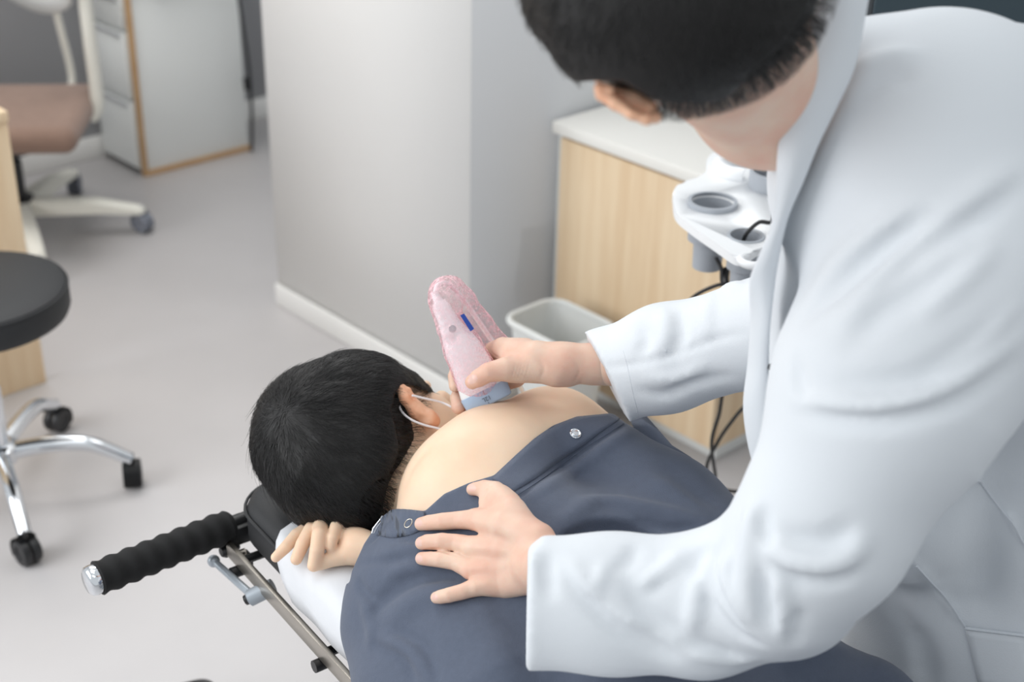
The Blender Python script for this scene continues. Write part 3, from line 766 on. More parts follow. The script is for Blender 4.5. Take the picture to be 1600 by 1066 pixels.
# patient's ear
pe = Field(.0011)
def ear_field(pts, base, conch, dz=0.0):
    e = Field(.0011); mv = lambda L: [(x, y, d+dz, r) for x, y, d, r in L]
    pts, base, conch = mv(pts), mv(base), [mv(c) for c in conch]
    e.chain(base, .006, flat=1.0)
    e.chain(pts, .003)
    for c in conch: e.chain(c, .004, op='s')
    return e.build()
pe = ear_field([(630, 603, 1.93, 2.6), (639, 609, 1.928, 2.8), (646, 620, 1.93, 2.8), (652, 628, 1.935, 2.5)],
    [(626, 608, 1.928, 7.5), (634, 622, 1.927, 9.5), (650, 640, 1.932, 12.5), (669, 654, 1.936, 13.5), (676, 658, 1.94, 12)], [[(637, 609, 1.922, 1.6), (645, 622, 1.925, 2.2)]], .035)
pe.push([(648, 648), (660, 655), (675, 657)], .005, -.0022); pe.push([(640, 632), (655, 645), (668, 648)], .003, .0008)
eV, eQ = smoothmesh(*pe.mesh(), 1)

# patient's gown: same body, looser, opened along the back
gw = Field(.0032)
for c, k in torso: gw.chain([(x, y, d, r-1) for x, y, d, r in c], k)
gw.chain([(636, 925, 1.885, 88), (630, 980, 1.86, 87), (664, 1075, 1.80, 102), (700, 1180, 1.74, 110)], .035)
gw.chain([(598, 868, 1.90, 44), (640, 870, 1.88, 52)], .03)
gw.chain([(1180, 1100, 1.76, 140), (1335, 1140, 1.74, 118)], .03)
gw.chain([(700, 930, 1.86, 120), (790, 1120, 1.74, 160)], .04)
gw.build()
bare = [(500, 500), (500, 915), (546, 912), (550, 893), (560, 870), (569, 850), (577, 838), (592, 812), (614, 796), (646, 797), (664, 799), (694, 772), (732, 755), (772, 743), (806, 711), (835, 685), (864, 665), (901, 651), (953, 646), (975, 652), (990, 560), (990, 480)]
SG = gw
# folds read off the cloth
V_ = gw.push
V_([(806, 768), (855, 741), (901, 712), (941, 683), (987, 657)], .006, -.007)
V_([(815, 786), (862, 757), (908, 727), (948, 698), (995, 668)], .009, .006)
V_([(790, 790), (812, 776), (846, 752)], .004, -.004)
V_([(770, 746), (790, 762), (806, 790), (825, 820)], .008, .004)
cv_ = [P(x, y, gw.surf(x, y)+.003) for x, y in spline([(900, 850), (930, 836), (970, 832), (1010, 846), (1045, 872)], 5)]
R_ = .021; S_, X_, Y_, Z_ = gw.sl(np.min(cv_, 0)-.06, np.max(cv_, 0)+.06); b_ = None
for a1_, a2_ in zip(cv_[:-1], cv_[1:]):
    d_, t_ = gw.segd(X_, Y_, Z_, a1_, a2_); b_ = d_ if b_ is None else np.minimum(b_, d_)
b_ = R_-b_; h_ = np.maximum(.008-np.abs(gw.D[S_]-b_), 0)/.008; gw.D[S_] = np.maximum(gw.D[S_], b_)+h_*h_*.002
V_([(905, 786), (955, 784), (1010, 795), (1060, 806), (1100, 815)], .012, .010)
V_([(987, 812), (1040, 824), (1095, 822)], .006, -.010)
V_([(1000, 740), (1060, 770), (1110, 812)], .014, .004)
V_([(860, 830), (900, 800), (930, 775)], .012, .006)
V_([(557, 906), (570, 925), (591, 942)], .006, -.008)
V_([(585, 965), (598, 938), (643, 908), (690, 900), (730, 905)], .010, -.010)
V_([(600, 900), (640, 888), (668, 890)], .009, .006)
V_([(600, 975), (640, 945), (690, 925), (760, 945)], .016, .008)
V_([(566, 930), (575, 955), (582, 985), (578, 1010)], .010, .007)
V_([(581, 992), (612, 1003), (643, 1020), (664, 1045), (676, 1075)], .010, .008)
V_([(575, 1003), (608, 1018), (634, 1036), (650, 1070)], .006, -.006)
V_([(600, 985), (640, 995), (668, 1020), (690, 1075)], .007, -.006)
V_([(700, 960), (760, 990), (800, 1066)], .03, .008)
V_([(614, 806), (628, 835), (650, 846), (690, 838)], .005, -.005)
V_([(577, 850), (592, 832), (602, 806)], .004, -.006)
V_([(590, 860), (615, 862), (650, 855), (700, 850)], .010, .005)
V_([(560, 880), (590, 878), (640, 873)], .005, -.004)
V_([(1030, 700), (1075, 760), (1130, 800)], .02, -.004)
V_([(1220, 1040), (1260, 1020), (1320, 1010)], .01, .008)
# loose weave rumples
for i in range(26):
    a = rng.uniform(0, 6.28); x, y = rng.uniform(600, 1120), rng.uniform(720, 1060); L = rng.uniform(20, 60)
    V_([(x, y), (x+L*math.cos(a)*.5, y+L*math.sin(a)*.5+4), (x+L*math.cos(a), y+L*math.sin(a))], rng.uniform(.006, .014), rng.uniform(-.0016, .0018))
gsurf = {}
for x, y in ((655, 820), (655, 848), (655, 872), (680, 930), (735, 760), (740, 815), (740, 860), (740, 900), (800, 860), (850, 940), (850, 1030), (1000, 950), (1100, 950), (899, 678), (638, 818), (1010, 655)): gsurf[(x, y)] = gw.surf(x, y)
print({k: round(v, 3) for k, v in gsurf.items()})
print('skin surf', {k: round(body.surf(*k), 3) for k in ((760, 660), (650, 640), (600, 760), (700, 640))})
D_save = gw.D.copy()
def fit_under(b, g, gap, cond):      # skin stays below the cloth where the cloth lies on it
    near = np.argwhere(np.abs(b.D) < .03); q = b.lo+near*b.h
    u, v, d = pix(q); ok = cond(u, v, d) & np.all((q > g.lo+g.h) & (q < g.hi-2*g.h), axis=1)
    near, q = near[ok], q[ok]; i = tuple(near.T)
    b.D[i] = np.maximum(b.D[i], g.samp(q)+gap)
fit_under(body, gw, .005, lambda u, v, d: (v > 720+(870-u)*.42) & (u > 640) & (v > 655+(u-940)*.6))
pV, pQ = smoothmesh(*body.mesh())
pm = quads_mesh('person', [(pV, pQ, 0), (hV, hQ, 0), (eV, eQ, 1)])
pat = link('person', pm, [M['skinb'], M['ear']])
tag(pat, 'black-haired person lying face down in a slate blue gown pulled off the upper back', 'person')
gw.poly(bare, 2.14)
gV, gQ = smoothmesh(*gw.mesh())
gown = link('gown', quads_mesh('gown', [(gV, gQ)]), M['gown'], pat)
SGf = Field.surf
def gs(x, y, lift=0):
    D = gw.D; gw.D = D_save; d = gw.surf(x, y); gw.D = D
    return P(x, y, d-lift)
# turned-back hem band along the opening, raised on the cloth
def band(name, e0, e1, lift, m, thick=.0016, n=40):
    a, b = spline(e0, 8), spline(e1, 8); rows = []
    for i in range(n+1):
        p0 = a[round(i*(len(a)-1)/n)]; p1 = b[round(i*(len(b)-1)/n)]
        rows.append([gs(*(p0+(p1-p0)*t), lift*(1 if .12 < t < .88 else .5)) for t in np.linspace(0, 1, 7)])
    return sheet(rows, thick, name, m, gown)
band('hem_band', [(770, 748), (806, 714), (835, 688), (864, 668), (901, 653), (953, 648)], [(800, 770), (836, 748), (872, 722), (906, 700), (935, 678), (968, 655)], .0022, M['gown'])
band('collar_band', [(597, 808), (614, 797), (640, 797), (663, 800)], [(588, 836), (612, 840), (640, 836), (664, 826)], .003, M['gown'])
bm = bmesh.new(); n_ = [gs(x, y, .003) for x, y in spline([(797, 781), (830, 760), (866, 735), (905, 706), (940, 684), (975, 662)], 8)]; tube(bm, n_, .0006, 6); obj('hem_seam', bm, M['gown2'], gown)
bm = bmesh.new(); n_ = [gs(x, y, .004) for x, y in spline([(1008, 652), (1025, 672), (1045, 692)], 6)]
# peaked flap at the far shoulder
fl = [[P(985, 657, 2.03), P(1000, 653, 2.025), P(1009, 650, 2.02)], [P(990, 668, 2.0), P(1012, 668, 2.0), P(1030, 674, 2.0)], [P(1005, 690, 1.99), P(1030, 695, 1.985), P(1050, 697, 1.985)], [P(1050, 712, 1.975), P(1065, 715, 1.972), P(1080, 716, 1.972)]]
bm.free(); sheet(fl, .003, 'flap', M['gown'], gown)
def snap(name, x, y, r, par, ring=False):
    c = gs(x, y, .004); g = (gs(x+6, y)-gs(x-6, y)); h = (gs(x, y+6)-gs(x, y-6)); nn = np.cross(h, g); nn /= np.linalg.norm(nn)
    if nn @ FW > 0: nn = -nn
    bm = bmesh.new()
    if ring:
        u, v, _ = frame(nn); tube(bm, [Vector(c)+(u*math.cos(a)+v*math.sin(a))*r for a in np.linspace(0, 6.283, 24, False)], .0009, 8, closed=True)
        return obj(name, bm, M['steel'], par)
    lathe(bm, [(r, -.001), (r, .0012), (r*.86, .002), (r*.72, .0012), (r*.45, .001), (r*.42, .003), (r*.2, .0035), (0, .003)], c, nn, 28)
    return obj(name, bm, M['chrome'], par)
snap('snap_button', 899, 678, .0078, gown); snap('snap_ring', 638, 818, .0062, gown, True)
bm = bmesh.new(); zc = [P(x, y, 1.845) for x, y in ((581, 834), (583, 826), (590, 817), (594, 812), (595, 816), (589, 824), (584, 834))]; tube(bm, zc, .0008, 6, closed=True)
tube(bm, [P(594, 812, 1.846), P(597, 807, 1.85)], .0014, 8); obj('zip_pull', bm, M['chrome'], gown)

# patient's hair
hf = Field(.0024)
hf.chain([(516, 680, 2.02, 118), (556, 660, 2.02, 112)], .03).chain([(540, 710, 2.0, 104), (566, 700, 2.0, 100)], .02)
hf.chain([(478, 700, 2.0, 80), (520, 740, 1.98, 88), (552, 762, 1.965, 70)], .02)
hf.chain([(560, 765, 1.965, 62), (590, 715, 1.975, 60)], .03).chain([(470, 655, 2.01, 62)], .02).chain([(590, 640, 2.01, 74), (612, 640, 2.03, 62)], .02)
hf.chain([(640, 622, 2.06, 36), (655, 622, 2.07, 24)], .02)
hf.build()
hf.push([(450, 640), (500, 620), (560, 625)], .008, .003); hf.push([(440, 670), (480, 690), (520, 730)], .008, -.003)
hf.push([(430, 690), (460, 740), (500, 780)], .01, .003); hf.push([(480, 600), (540, 590), (600, 610)], .008, -.0025)
HD = hf.D.copy()
hf.poly([(577, 845), (562, 813), (566, 780), (585, 755), (607, 742), (619, 720), (624, 700), (617, 663), (611, 641), (618, 612), (632, 600), (652, 604), (668, 612), (700, 640), (760, 650), (760, 900), (577, 900)], 2.06)
cV, cQ = smoothmesh(*hf.mesh())
def rootset(V, n, cond=None):
    i = rng.choice(len(V), n); p = V[i]
    if cond is not None: p = p[cond(p)]
    return p
wh = P(452, 655, 1.93)
def flow(p):
    d = p-wh; L = np.linalg.norm(d, axis=1, keepdims=True); d = d/(L+.01)
    return d+.45*wv(.5, .9)[None]*np.exp(-L/.05)+.15*wv(1, .3)[None]
hf.D = HD
vis = lambda p: (pix(p)[2] < 2.06)
r1 = rootset(cV, 13000, lambda p: vis(p) & (pix(p)[0] < 600))
s1 = strands(hf, r1, flow, 8, .0042, .0028, .22, .00032)
r2 = rootset(cV, 9000, lambda p: vis(p) & (pix(p)[0] > 535))
s2 = strands(hf, r2, lambda p: flow(p)+.2*wv(.6, .5)[None], 4, .0026, .0012, .3, .00022)
# long loose locks on the crown and the fringe hanging at the left
r3 = rootset(cV, 1400, lambda p: vis(p) & (pix(p)[0] < 520))
s3 = strands(hf, r3, flow, 10, .0052, .0052, .2, .00035)
r4 = rootset(cV, 260, lambda p: (pix(p)[0] < 440))
s4 = strands(hf, r4, lambda p: np.tile(wv(-.25, 1), (len(p), 1)), 9, .006, .012, .1, .0003)
# short faded hair on the skin around the hairline and in front of the ear
line_ = spline([(572, 838), (564, 813), (568, 780), (587, 753), (609, 741), (621, 718), (625, 699), (616, 663), (611, 641), (617, 612)], 6)
lx = np.array(line_)
def fade(p):
    x, y, d = pix(p); q = np.stack([x, y], 1); e = np.min(np.hypot(q[:, None, 0]-lx[None, :, 0], q[:, None, 1]-lx[None, :, 1]), 1)
    return (d < 1.995) & (x < 660) & (rng.random(len(p)) < np.exp(-(e/7.)**2))
def fade2(p):
    x, y, d = pix(p); return (d < 2.08) & (np.hypot((x-660)/24, (y-608)/10) < rng.uniform(.3, 1.1, len(p)))
cand = pV[(np.abs(pix(pV)[0]-615) < 75) & (np.abs(pix(pV)[1]-720) < 130)]
s5 = strands(body, rootset(cand, 60000, fade), lambda p: flow(p), 3, .0020, .0010, .3, .00016)
s6 = strands(body, rootset(cand, 16000, fade2), lambda p: flow(p), 4, .0022, .0014, .3, .0002)
hm = quads_mesh('hair', [(cV, cQ, 0)]+[(s_[0], s_[1], 1) for s_ in (s1, s2, s3, s4, s5, s6)])
hr = link('hair', hm, [M['hair'], M['hairs']], pat)

# mask loops
for pts in ([(644, 618, 1.925), (665, 623, 1.935), (690, 629, 1.95), (707, 637, 1.965), (722, 645, 1.99)],
            [(630, 616, 1.945), (624, 628, 1.94), (627, 642, 1.93), (641, 655, 1.922), (662, 664, 1.925), (682, 669, 1.93), (700, 674, 1.935), (715, 676, 1.97)]):
    bm = bmesh.new(); tube(bm, spline([P(q[0], q[1], q[2]+(.028 if q[2] < 1.96 else .01)) for q in pts], 6), .0016, 8); tag(obj('mask_loop', bm, M['mask'], pat), 'white elastic mask loop')

# patient's legs on the table in trousers of the gown cloth
tr = Field(.008)
for w0, w1 in ((.13, .10), (.33, .36)):
    tr.chain([wp(T(1.0, w0, .705), .078), wp(T(1.2, w0*.9+w1*.1, .71), .075), wp(T(1.5, w1, .70), .058), wp(T(1.76, w1, .69), .045)], .03, world=True)
tr.chain([wp(T(.95, .16, .665), .082), wp(T(.95, .33, .665), .082)], .04, world=True)
tr.build(); tv, tq = smoothmesh(*tr.mesh()); link('trousers', quads_mesh('trousers', [(tv, tq)]), M['gown'], pat)
for w1 in (.10, .36):
    so = Field(.005); so.chain([wp(T(1.70, w1, .69), .038), wp(T(1.80, w1, .685), .036), wp(T(1.86, w1, .66), .036), wp(T(1.93, w1, .62), .030)], .01, world=True)
    so.build(); tv, tq = smoothmesh(*so.mesh()); link('sock', quads_mesh('sock', [(tv, tq)]), M['trouser'], pat)

# ------------------------------------------------------------------ the doctor: body, then the open white coat
db = Field(.0035)
db.chain([(1050, -40, 1.24, 170), (1085, -15, 1.22, 165)], .01)                        # skull
db.chain([(1000, 30, 1.29, 95), (960, 60, 1.33, 60)], .03)                            # face
db.chain([(1010, 90, 1.27, 62), (960, 95, 1.34, 34)], .03)                            # jaw
db.chain([(880, 40, 1.38, 16), (868, 62, 1.385, 12)], .012)                           # nose
db.chain([(900, 92, 1.37, 9), (910, 100, 1.36, 8)], .008)                             # lips
db.chain([(1125, 70, 1.30, 126), (1200, 140, 1.43, 114), (1290, 185, 1.57, 98)], .03)       # neck
db.chain([(1290, 185, 1.57, 98), (1430, 300, 1.60, 110)], .04)
db.chain([(1500, 360, 1.62, 200), (1580, 680, 1.82, 160), (1650, 930, 1.95, 150)], .05)
db.chain([(1430, 400, 1.45, 86), (1285, 835, 1.47, 56), (960, 905, 1.56, 34)], .02)
db.chain([(1330, 430, 1.68, 62), (1240, 510, 1.77, 48), (1040, 560, 1.90, 40), (960, 568, 1.93, 36)], .02)
hp = P(1650, 930, 1.95)
feet = [np.array([.62, 1.62, 0]), np.array([.84, 1.46, 0])]
for ft in feet:
    db.chain([wp(hp+Zv*-.02+(ft-hp)*[.3, .3, 0], .10), wp(ft+Zv*.45, .062), wp(ft+Zv*.10, .042)], .03, world=True)
db.build()
fV, fQ = smoothmesh(*db.mesh())
# ear of the doctor
def chain_px(e, pts, k): e.chain(pts, k)
de = ear_field([(955, 140, 1.115, 7), (938, 138, 1.12, 9), (940, 148, 1.12, 9), (962, 162, 1.115, 10), (988, 177, 1.11, 10), (1010, 186, 1.11, 9), (1024, 183, 1.115, 9), (1020, 168, 1.12, 7)],
    [(950, 140, 1.13, 9), (985, 158, 1.13, 17), (1014, 172, 1.125, 15)], [[(968, 146, 1.105, 5), (990, 160, 1.105, 8), (1006, 170, 1.105, 7)]], .085)
dV, dQ = smoothmesh(*de.mesh(), 1)

# left hand, lying flat on the gown
lh = Field(.0014, True)
def on(x, y, r, k=.9, lift=0):
    D = gw.D; gw.D = D_save; d = gw.surf(x, y); gw.D = D
    return (x, y, d-r*d/F*k-lift, r)
def fing(tipx, tipy, pts, rs, k=.0035, arch=0.0):
    out = []
    for i, ((x, y), r) in enumerate(zip(pts, rs)): out.append(on(x, y, r, .9, arch*math.sin(math.pi*i/(len(pts)-1))))
    lh.chain(out, k)
W0 = on(905, 890, 52, .8, .02)
kn = [(742, 812), (738, 855), (736, 890), (745, 917)]
lh.chain([W0, on(850, 884, 44, .8, .006), on(838, 882, 42, .75, .0)], .01)
wc = on(838, 880, 36, .85)
for (x, y), r in zip(kn, (17, 17, 16, 14)):
    lh.chain([(wc[0]+4, 880+(y-880)*.55, wc[2]-.002, 26), (790, 872+(y-872)*.85, on(790, 860, 24, .85)[2], 25), on(x, y, r, .95, .003)], .008)
lh.chain([(835, 850, wc[2]+.003, 25), (800, 800, on(800, 810, 24, .9)[2], 24), on(782, 780, 21, .85)], .012)
fing(0, 0, [kn[0], (715, 813), (692, 815), (670, 817), (658, 819)], (16.5, 13.8, 13.5, 12, 10.5), arch=.006)
fing(0, 0, [kn[1], (712, 848), (690, 846), (668, 847), (659, 849)], (17, 14, 13.8, 12, 10.5), arch=.010)
fing(0, 0, [kn[2], (712, 878), (690, 874), (670, 873), (659, 873)], (16, 13.8, 13.4, 11.8, 10.3), arch=.008)
fing(0, 0, [kn[3], (722, 925), (702, 930), (688, 933), (682, 934)], (14.5, 12.3, 11.8, 10.8, 9.5), arch=.004)
fing(0, 0, [(792, 790), (774, 768), (757, 763), (743, 764), (738, 765)], (22, 16, 13, 10.5, 9.5), k=.006, arch=.002)
lh.chain([(757, 786, on(757, 786, 8)[2], 8), (780, 800, on(780, 800, 10)[2], 12)], .016)     # web
lh.build()
for pts in ([(760, 818), (740, 814)], [(757, 858), (738, 855)], [(754, 888), (738, 889)], [(758, 912), (746, 915)]): lh.push(pts, .006, .0012, False)   # knuckles
for (a, b) in (((768, 833), (800, 850)), ((766, 873), (800, 872)), ((770, 900), (800, 885))): lh.push([a, b], .005, -.0012)
for x, y in ((692, 815), (690, 846), (690, 874), (702, 929), (762, 765)):
    for dx in (-3, 1, 5): lh.push([(x+dx, y-9), (x+dx, y+9)], .0011, -.0004, False)
lh.push([(662, 861), (690, 861), (722, 871)], .0022, -.0035); lh.push([(664, 833), (700, 832), (724, 833)], .002, -.002)
lV, lQ = smoothmesh(*lh.mesh(), 1)

# right hand, closed around the transducer
rh = Field(.0014, True)
rh.chain([(990, 570, 1.94, 35), (925, 569, 1.935, 33), (880, 567, 1.93, 30)], .01)
rh.chain([(880, 567, 1.93, 30), (838, 562, 1.935, 30), (806, 560, 1.95, 26)], .012)
rh.chain([(862, 578, 1.925, 22), (826, 576, 1.925, 22), (800, 578, 1.925, 20)], .012)
rh.chain([(886, 588, 1.93, 16), (870, 585, 1.925, 18)], .01)
rh.chain([(812, 577, 1.922, 20), (790, 577, 1.915, 19), (763, 582, 1.91, 15.5), (748, 591, 1.912, 14.2), (738, 597, 1.917, 11.5)], .006)    # thumb
rh.chain([(820, 552, 1.96, 24), (786, 546, 1.965, 19), (772, 548, 1.985, 15)], .01)   # index knuckle
rh.chain([(786, 546, 1.975, 17), (760, 556, 2.005, 13), (730, 572, 2.012, 11.5), (713, 580, 1.995, 10)], .004)
rh.chain([(713, 580, 1.995, 10), (708, 588, 1.980, 8.5), (710, 604, 1.972, 8.5)], .003)
rh.chain([(800, 570, 1.985, 18), (765, 582, 2.015, 13), (735, 600, 2.018, 12), (718, 612, 2.0, 10.5), (713, 622, 1.980, 10), (716, 637, 1.968, 10.8)], .003)
rh.chain([(805, 588, 1.985, 18), (770, 604, 2.015, 13), (745, 625, 2.01, 12), (733, 640, 1.99, 8), (729, 645, 1.982, 7)], .003)
rh.build()
for o_ in (0, 5, 10, 15, 21): rh.push([(806+o_, 566-o_*.1), (803+o_, 580), (797+o_, 596)], .0010, -.00055)
rh.push([(838, 555), (850, 575), (842, 598)], .0035, -.001); rh.push([(895, 560), (905, 580), (893, 604)], .003, -.0008)
rh.push([(782, 560), (773, 556), (766, 548)], .0016, -.0018)
for x, y in ((762, 582), (758, 585)): rh.push([(x-2, y-12), (x+2, y+10)], .001, -.0004, False)
rV, rQ = smoothmesh(*rh.mesh(), 1)

def nailmask(V, Q, field, spots):
    c = V[Q].mean(1); m = np.zeros(len(Q), int)
    for x, y, dx, dy, a, b in spots:
        o = P(x, y, field.surf(x, y)); u = wv(dx, dy); v = wv(-dy, dx); e = c-o
        m |= (((e@u)/a)**2+((e@v)/b)**2 < 1) & (np.abs(e@FW) < .006)
    return m.astype(int)*1
ln = [(654, 817, -1, .1, .0055, .0048), (654, 848, -1, 0, .0055, .0048), (654, 873, -1, 0, .0052, .0046), (679, 934, -1, .05, .0045, .004), (737, 763, -1, -.05, .0055, .0045)]
rn = [(738, 593, -.8, .55, .0075, .006)]
pnm = np.where(nailmask(lV, lQ, lh, ln) > 0, 2, 0); rnm = np.where(nailmask(rV, rQ, rh, rn) > 0, 2, 0)
doc = link('person', quads_mesh('person', [(fV, fQ, 0), (dV, dQ, 1), (lV, lQ, pnm), (rV, rQ, rnm)]), [M['skin'], M['ear'], M['nail']])
tag(doc, 'standing person in a white coat leaning over the table, holding the scanner', 'person')

# doctor's hair
dh = Field(.0028)
dh.chain([(1045, -30, 1.22, 212), (1070, -55, 1.2, 215)], .02)
dh.chain([(960, -40, 1.26, 150), (985, -5, 1.26, 128)], .03)
dh.chain([(1060, 20, 1.20, 140), (1130, 5, 1.21, 148)], .03)
dh.chain([(1120, -60, 1.22, 190)], .02)
dh.build(crop_hi=None)
DHD = dh.D.copy()
dh.poly([(800, 137), (926, 126), (975, 128), (1000, 143), (1016, 155), (1050, 159), (1094, 162), (1128, 158), (1150, 143), (1172, 112), (1204, 86), (1236, 58), (1253, 27), (1268, 0), (1280, -60), (1600, -60), (1600, 400), (800, 400)], 1.45)
kV, kQ = smoothmesh(*dh.mesh())
dh.D = DHD
dw_ = P(1060, -160, 1.1)
def dflow(p):
    d = p-dw_; return d/(np.linalg.norm(d, axis=1, keepdims=True)+.01)
noear = lambda p: np.hypot((pix(p)[0]-968)/62, (pix(p)[1]-140)/50) > 1
u1 = strands(dh, rootset(kV, 7000, lambda p: (pix(p)[2] < 1.3) & noear(p)), dflow, 6, .0035, .0018, .2, .0003)
edge = lambda p: (pix(p)[2] < 1.28) & noear(p) & (pix(p)[1] > 20) & (pix(p)[0] > 1020) & (pix(p)[1]+.75*(pix(p)[0]-1120) > 95)
u2 = strands(dh, rootset(kV, 9000, edge), dflow, 4, .0022, .0009, .3, .00022)
u3 = strands(dh, rootset(kV, 1500, lambda p: (pix(p)[2] < 1.3) & (np.hypot((pix(p)[0]-985)/110, (pix(p)[1]-140)/75) > 1) & (pix(p)[0] < 1000)), dflow, 8, .0045, .005, .2, .0003)
link('hair', quads_mesh('hair', [(kV, kQ, 0)]+[(q_[0], q_[1], 1) for q_ in (u1, u2, u3)]), [M['hair'], M['hairs']], doc)

# coat
ct_ = Field(.0048)
ct_.chain([(1460, 262, 1.47, 245), (1600, 330, 1.52, 290)], .06)
ct_.chain([(1400, 300, 1.52, 172), (1560, 420, 1.60, 240)], .06)
ct_.chain([(1338, 145, 1.463, 108), (1400, 300, 1.53, 165)], .03)
ct_.chain([(1345, 440, 1.60, 142), (1355, 610, 1.68, 140), (1400, 760, 1.74, 150)], .05)
ct_.chain([(1560, 420, 1.64, 240), (1610, 700, 1.86, 270), (1660, 960, 1.95, 300), (1690, 1200, 2.02, 310)], .06)
ct_.chain([(1480, 760, 1.84, 150), (1500, 900, 1.88, 150), (1480, 1060, 1.92, 150), (1520, 1250, 1.98, 150)], .05)
# left sleeve
ct_.chain([(1500, 410, 1.44, 235), (1395, 600, 1.43, 180), (1285, 825, 1.45, 132)], .03)
ct_.chain([(1285, 825, 1.45, 132), (1225, 900, 1.48, 124)], .025)
ax_ = FW
ct_.chain([(1225, 905, 1.50, 118), (1100, 946, 1.53, 106), (960, 944, 1.545, 103), (780, 941, 1.56, 107)], .03, flat=1.55, ax=ax_)
# right sleeve
ct_.chain([(1330, 470, 1.70, 100), (1180, 522, 1.82, 80), (1040, 560, 1.89, 82), (945, 590, 1.93, 72), (890, 605, 1.95, 72)], .02)
ct_.build()
cdl = P(824, 942, 1.55); n1 = -RT+.02*UP
ct_.cut(cdl, n1, P(700, 1100, 1.9)-.3, P(850, 800, 1.5)+.12) if False else None
def cutbox(fld, p, n, rad):       # plane cut only near p
    fld.cut(p, n, np.array(p)-rad, np.array(p)+rad)
cutbox(ct_, cdl, n1, .16)
cdr = P(949, 590, 1.93); n2 = wv(-136, 67)
ct_.cut(cdr, n2, cdr-.13, cdr+.13)
C_ = lambda p, w, a: ct_.push(p, w*.8, a*1.8)
cutbox(ct_, P(836, 852, 1.55), wv(-.8, -.75), .09)
# shoulder and upper-arm folds
C_([(1600, 281), (1555, 318), (1508, 352), (1450, 390), (1400, 431), (1349, 478)], .012, -.010)
C_([(1600, 262), (1540, 300), (1480, 345), (1420, 385)], .018, .006)
C_([(1495, 350), (1447, 345), (1400, 372), (1363, 403), (1288, 469), (1255, 500)], .012, -.010)
C_([(1500, 375), (1440, 400), (1380, 445), (1300, 515)], .016, .008)
C_([(1500, 415), (1430, 455), (1370, 500), (1320, 550)], .014, -.005)
C_([(1440, 325), (1380, 355), (1320, 400), (1270, 450)], .016, .006)
C_([(1334, 110), (1380, 90), (1440, 85)], .014, .004); C_([(1340, 150), (1390, 125), (1430, 120)], .012, -.003)
C_([(1240, 622), (1310, 632), (1380, 632), (1480, 605), (1600, 525)], .010, .008)
C_([(1238, 645), (1310, 655), (1400, 655), (1500, 625), (1600, 560)], .012, -.006)
C_([(1300, 600), (1400, 598), (1480, 570), (1600, 480)], .014, -.006)
C_([(1450, 590), (1520, 545), (1600, 470)], .010, .005)
C_([(1560, 380), (1500, 440), (1430, 500)], .012, .004)
C_([(1245, 560), (1250, 600), (1262, 625)], .010, -.005)
# elbow
C_([(1194, 800), (1194, 825), (1204, 850)], .009, -.010)
C_([(1176, 790), (1172, 820), (1168, 870), (1166, 920), (1170, 978)], .012, .010)
C_([(1197, 851), (1231, 872), (1280, 883), (1325, 872), (1352, 842)], .013, .012)
C_([(1215, 835), (1250, 848), (1300, 845), (1330, 822)], .014, -.007)
C_([(1205, 885), (1250, 905), (1310, 905), (1350, 880)], .012, -.006)
C_([(1214, 890), (1222, 940), (1234, 1005)], .010, .008)
C_([(1248, 955), (1240, 985), (1243, 1010)], .010, -.008)
C_([(1190, 890), (1196, 940), (1205, 985)], .010, -.007)
C_([(1130, 850), (1110, 880), (1120, 930), (1156, 986)], .010, -.008)
C_([(1150, 860), (1135, 890), (1145, 930), (1160, 975)], .008, .006)
# forearm
C_([(1090, 905), (1085, 950), (1076, 988)], .010, .010)
C_([(1095, 905), (1110, 945), (1150, 990), (1190, 1010)], .009, -.008)
C_([(946, 880), (936, 905), (924, 920), (905, 900), (890, 875)], .009, .008)
C_([(856, 868), (855, 900), (860, 935)], .010, -.008)
C_([(885, 905), (925, 945), (970, 985), (1030, 1015), (1060, 1030)], .011, -.009)
C_([(970, 900), (1000, 945), (1035, 975), (1077, 992)], .011, -.008)
C_([(1000, 918), (1020, 905), (1050, 880), (1065, 865)], .010, .008)
C_([(960, 895), (985, 875), (990, 855)], .010, -.005)
C_([(1040, 905), (1020, 920), (1005, 925)], .008, -.005)
C_([(900, 900), (960, 955), (1020, 985)], .010, .005)
C_([(1060, 1000), (1110, 1012), (1160, 1035)], .009, -.006)
C_([(1070, 1022), (1130, 1030), (1190, 1030)], .008, .005)
C_([(1110, 860), (1092, 870), (1085, 900)], .010, -.006)
# right sleeve
C_([(925, 575), (985, 570), (1060, 552), (1120, 530), (1168, 520)], .0045, -.004)
C_([(1035, 480), (1040, 520), (1030, 560)], .014, .005); C_([(1062, 480), (1065, 520), (1052, 555)], .012, -.005)
C_([(1110, 455), (1105, 500), (1110, 530)], .012, .004); C_([(1000, 500), (1010, 530), (995, 560)], .012, -.004)
C_([(990, 610), (1040, 618), (1080, 600), (1150, 585)], .010, -.005); C_([(1000, 590), (1060, 590), (1110, 565)], .010, .004)
C_([(1128, 450), (1148, 446), (1158, 452)], .008, .006)
# coat body below the arm: seam, pocket and hanging folds
C_([(1516, 735), (1560, 790), (1600, 850)], .006, .004)
C_([(1418, 868), (1460, 915), (1505, 975)], .006, .005)
C_([(1420, 960), (1440, 1020), (1445, 1066)], .02, -.008)
C_([(1470, 900), (1440, 960), (1430, 1040)], .02, .006)
C_([(1560, 700), (1540, 850), (1530, 960)], .03, -.008)
# hollow cuffs
ct_.chain([(700, 941, 1.56, 100), (880, 941, 1.552, 98)], .002, op='s', flat=1.6, ax=ax_)
ct_.chain([(890, 612, 1.95, 66), (975, 580, 1.915, 70)], .002, op='s')
kV2, kQ2 = smoothmesh(*ct_.mesh())
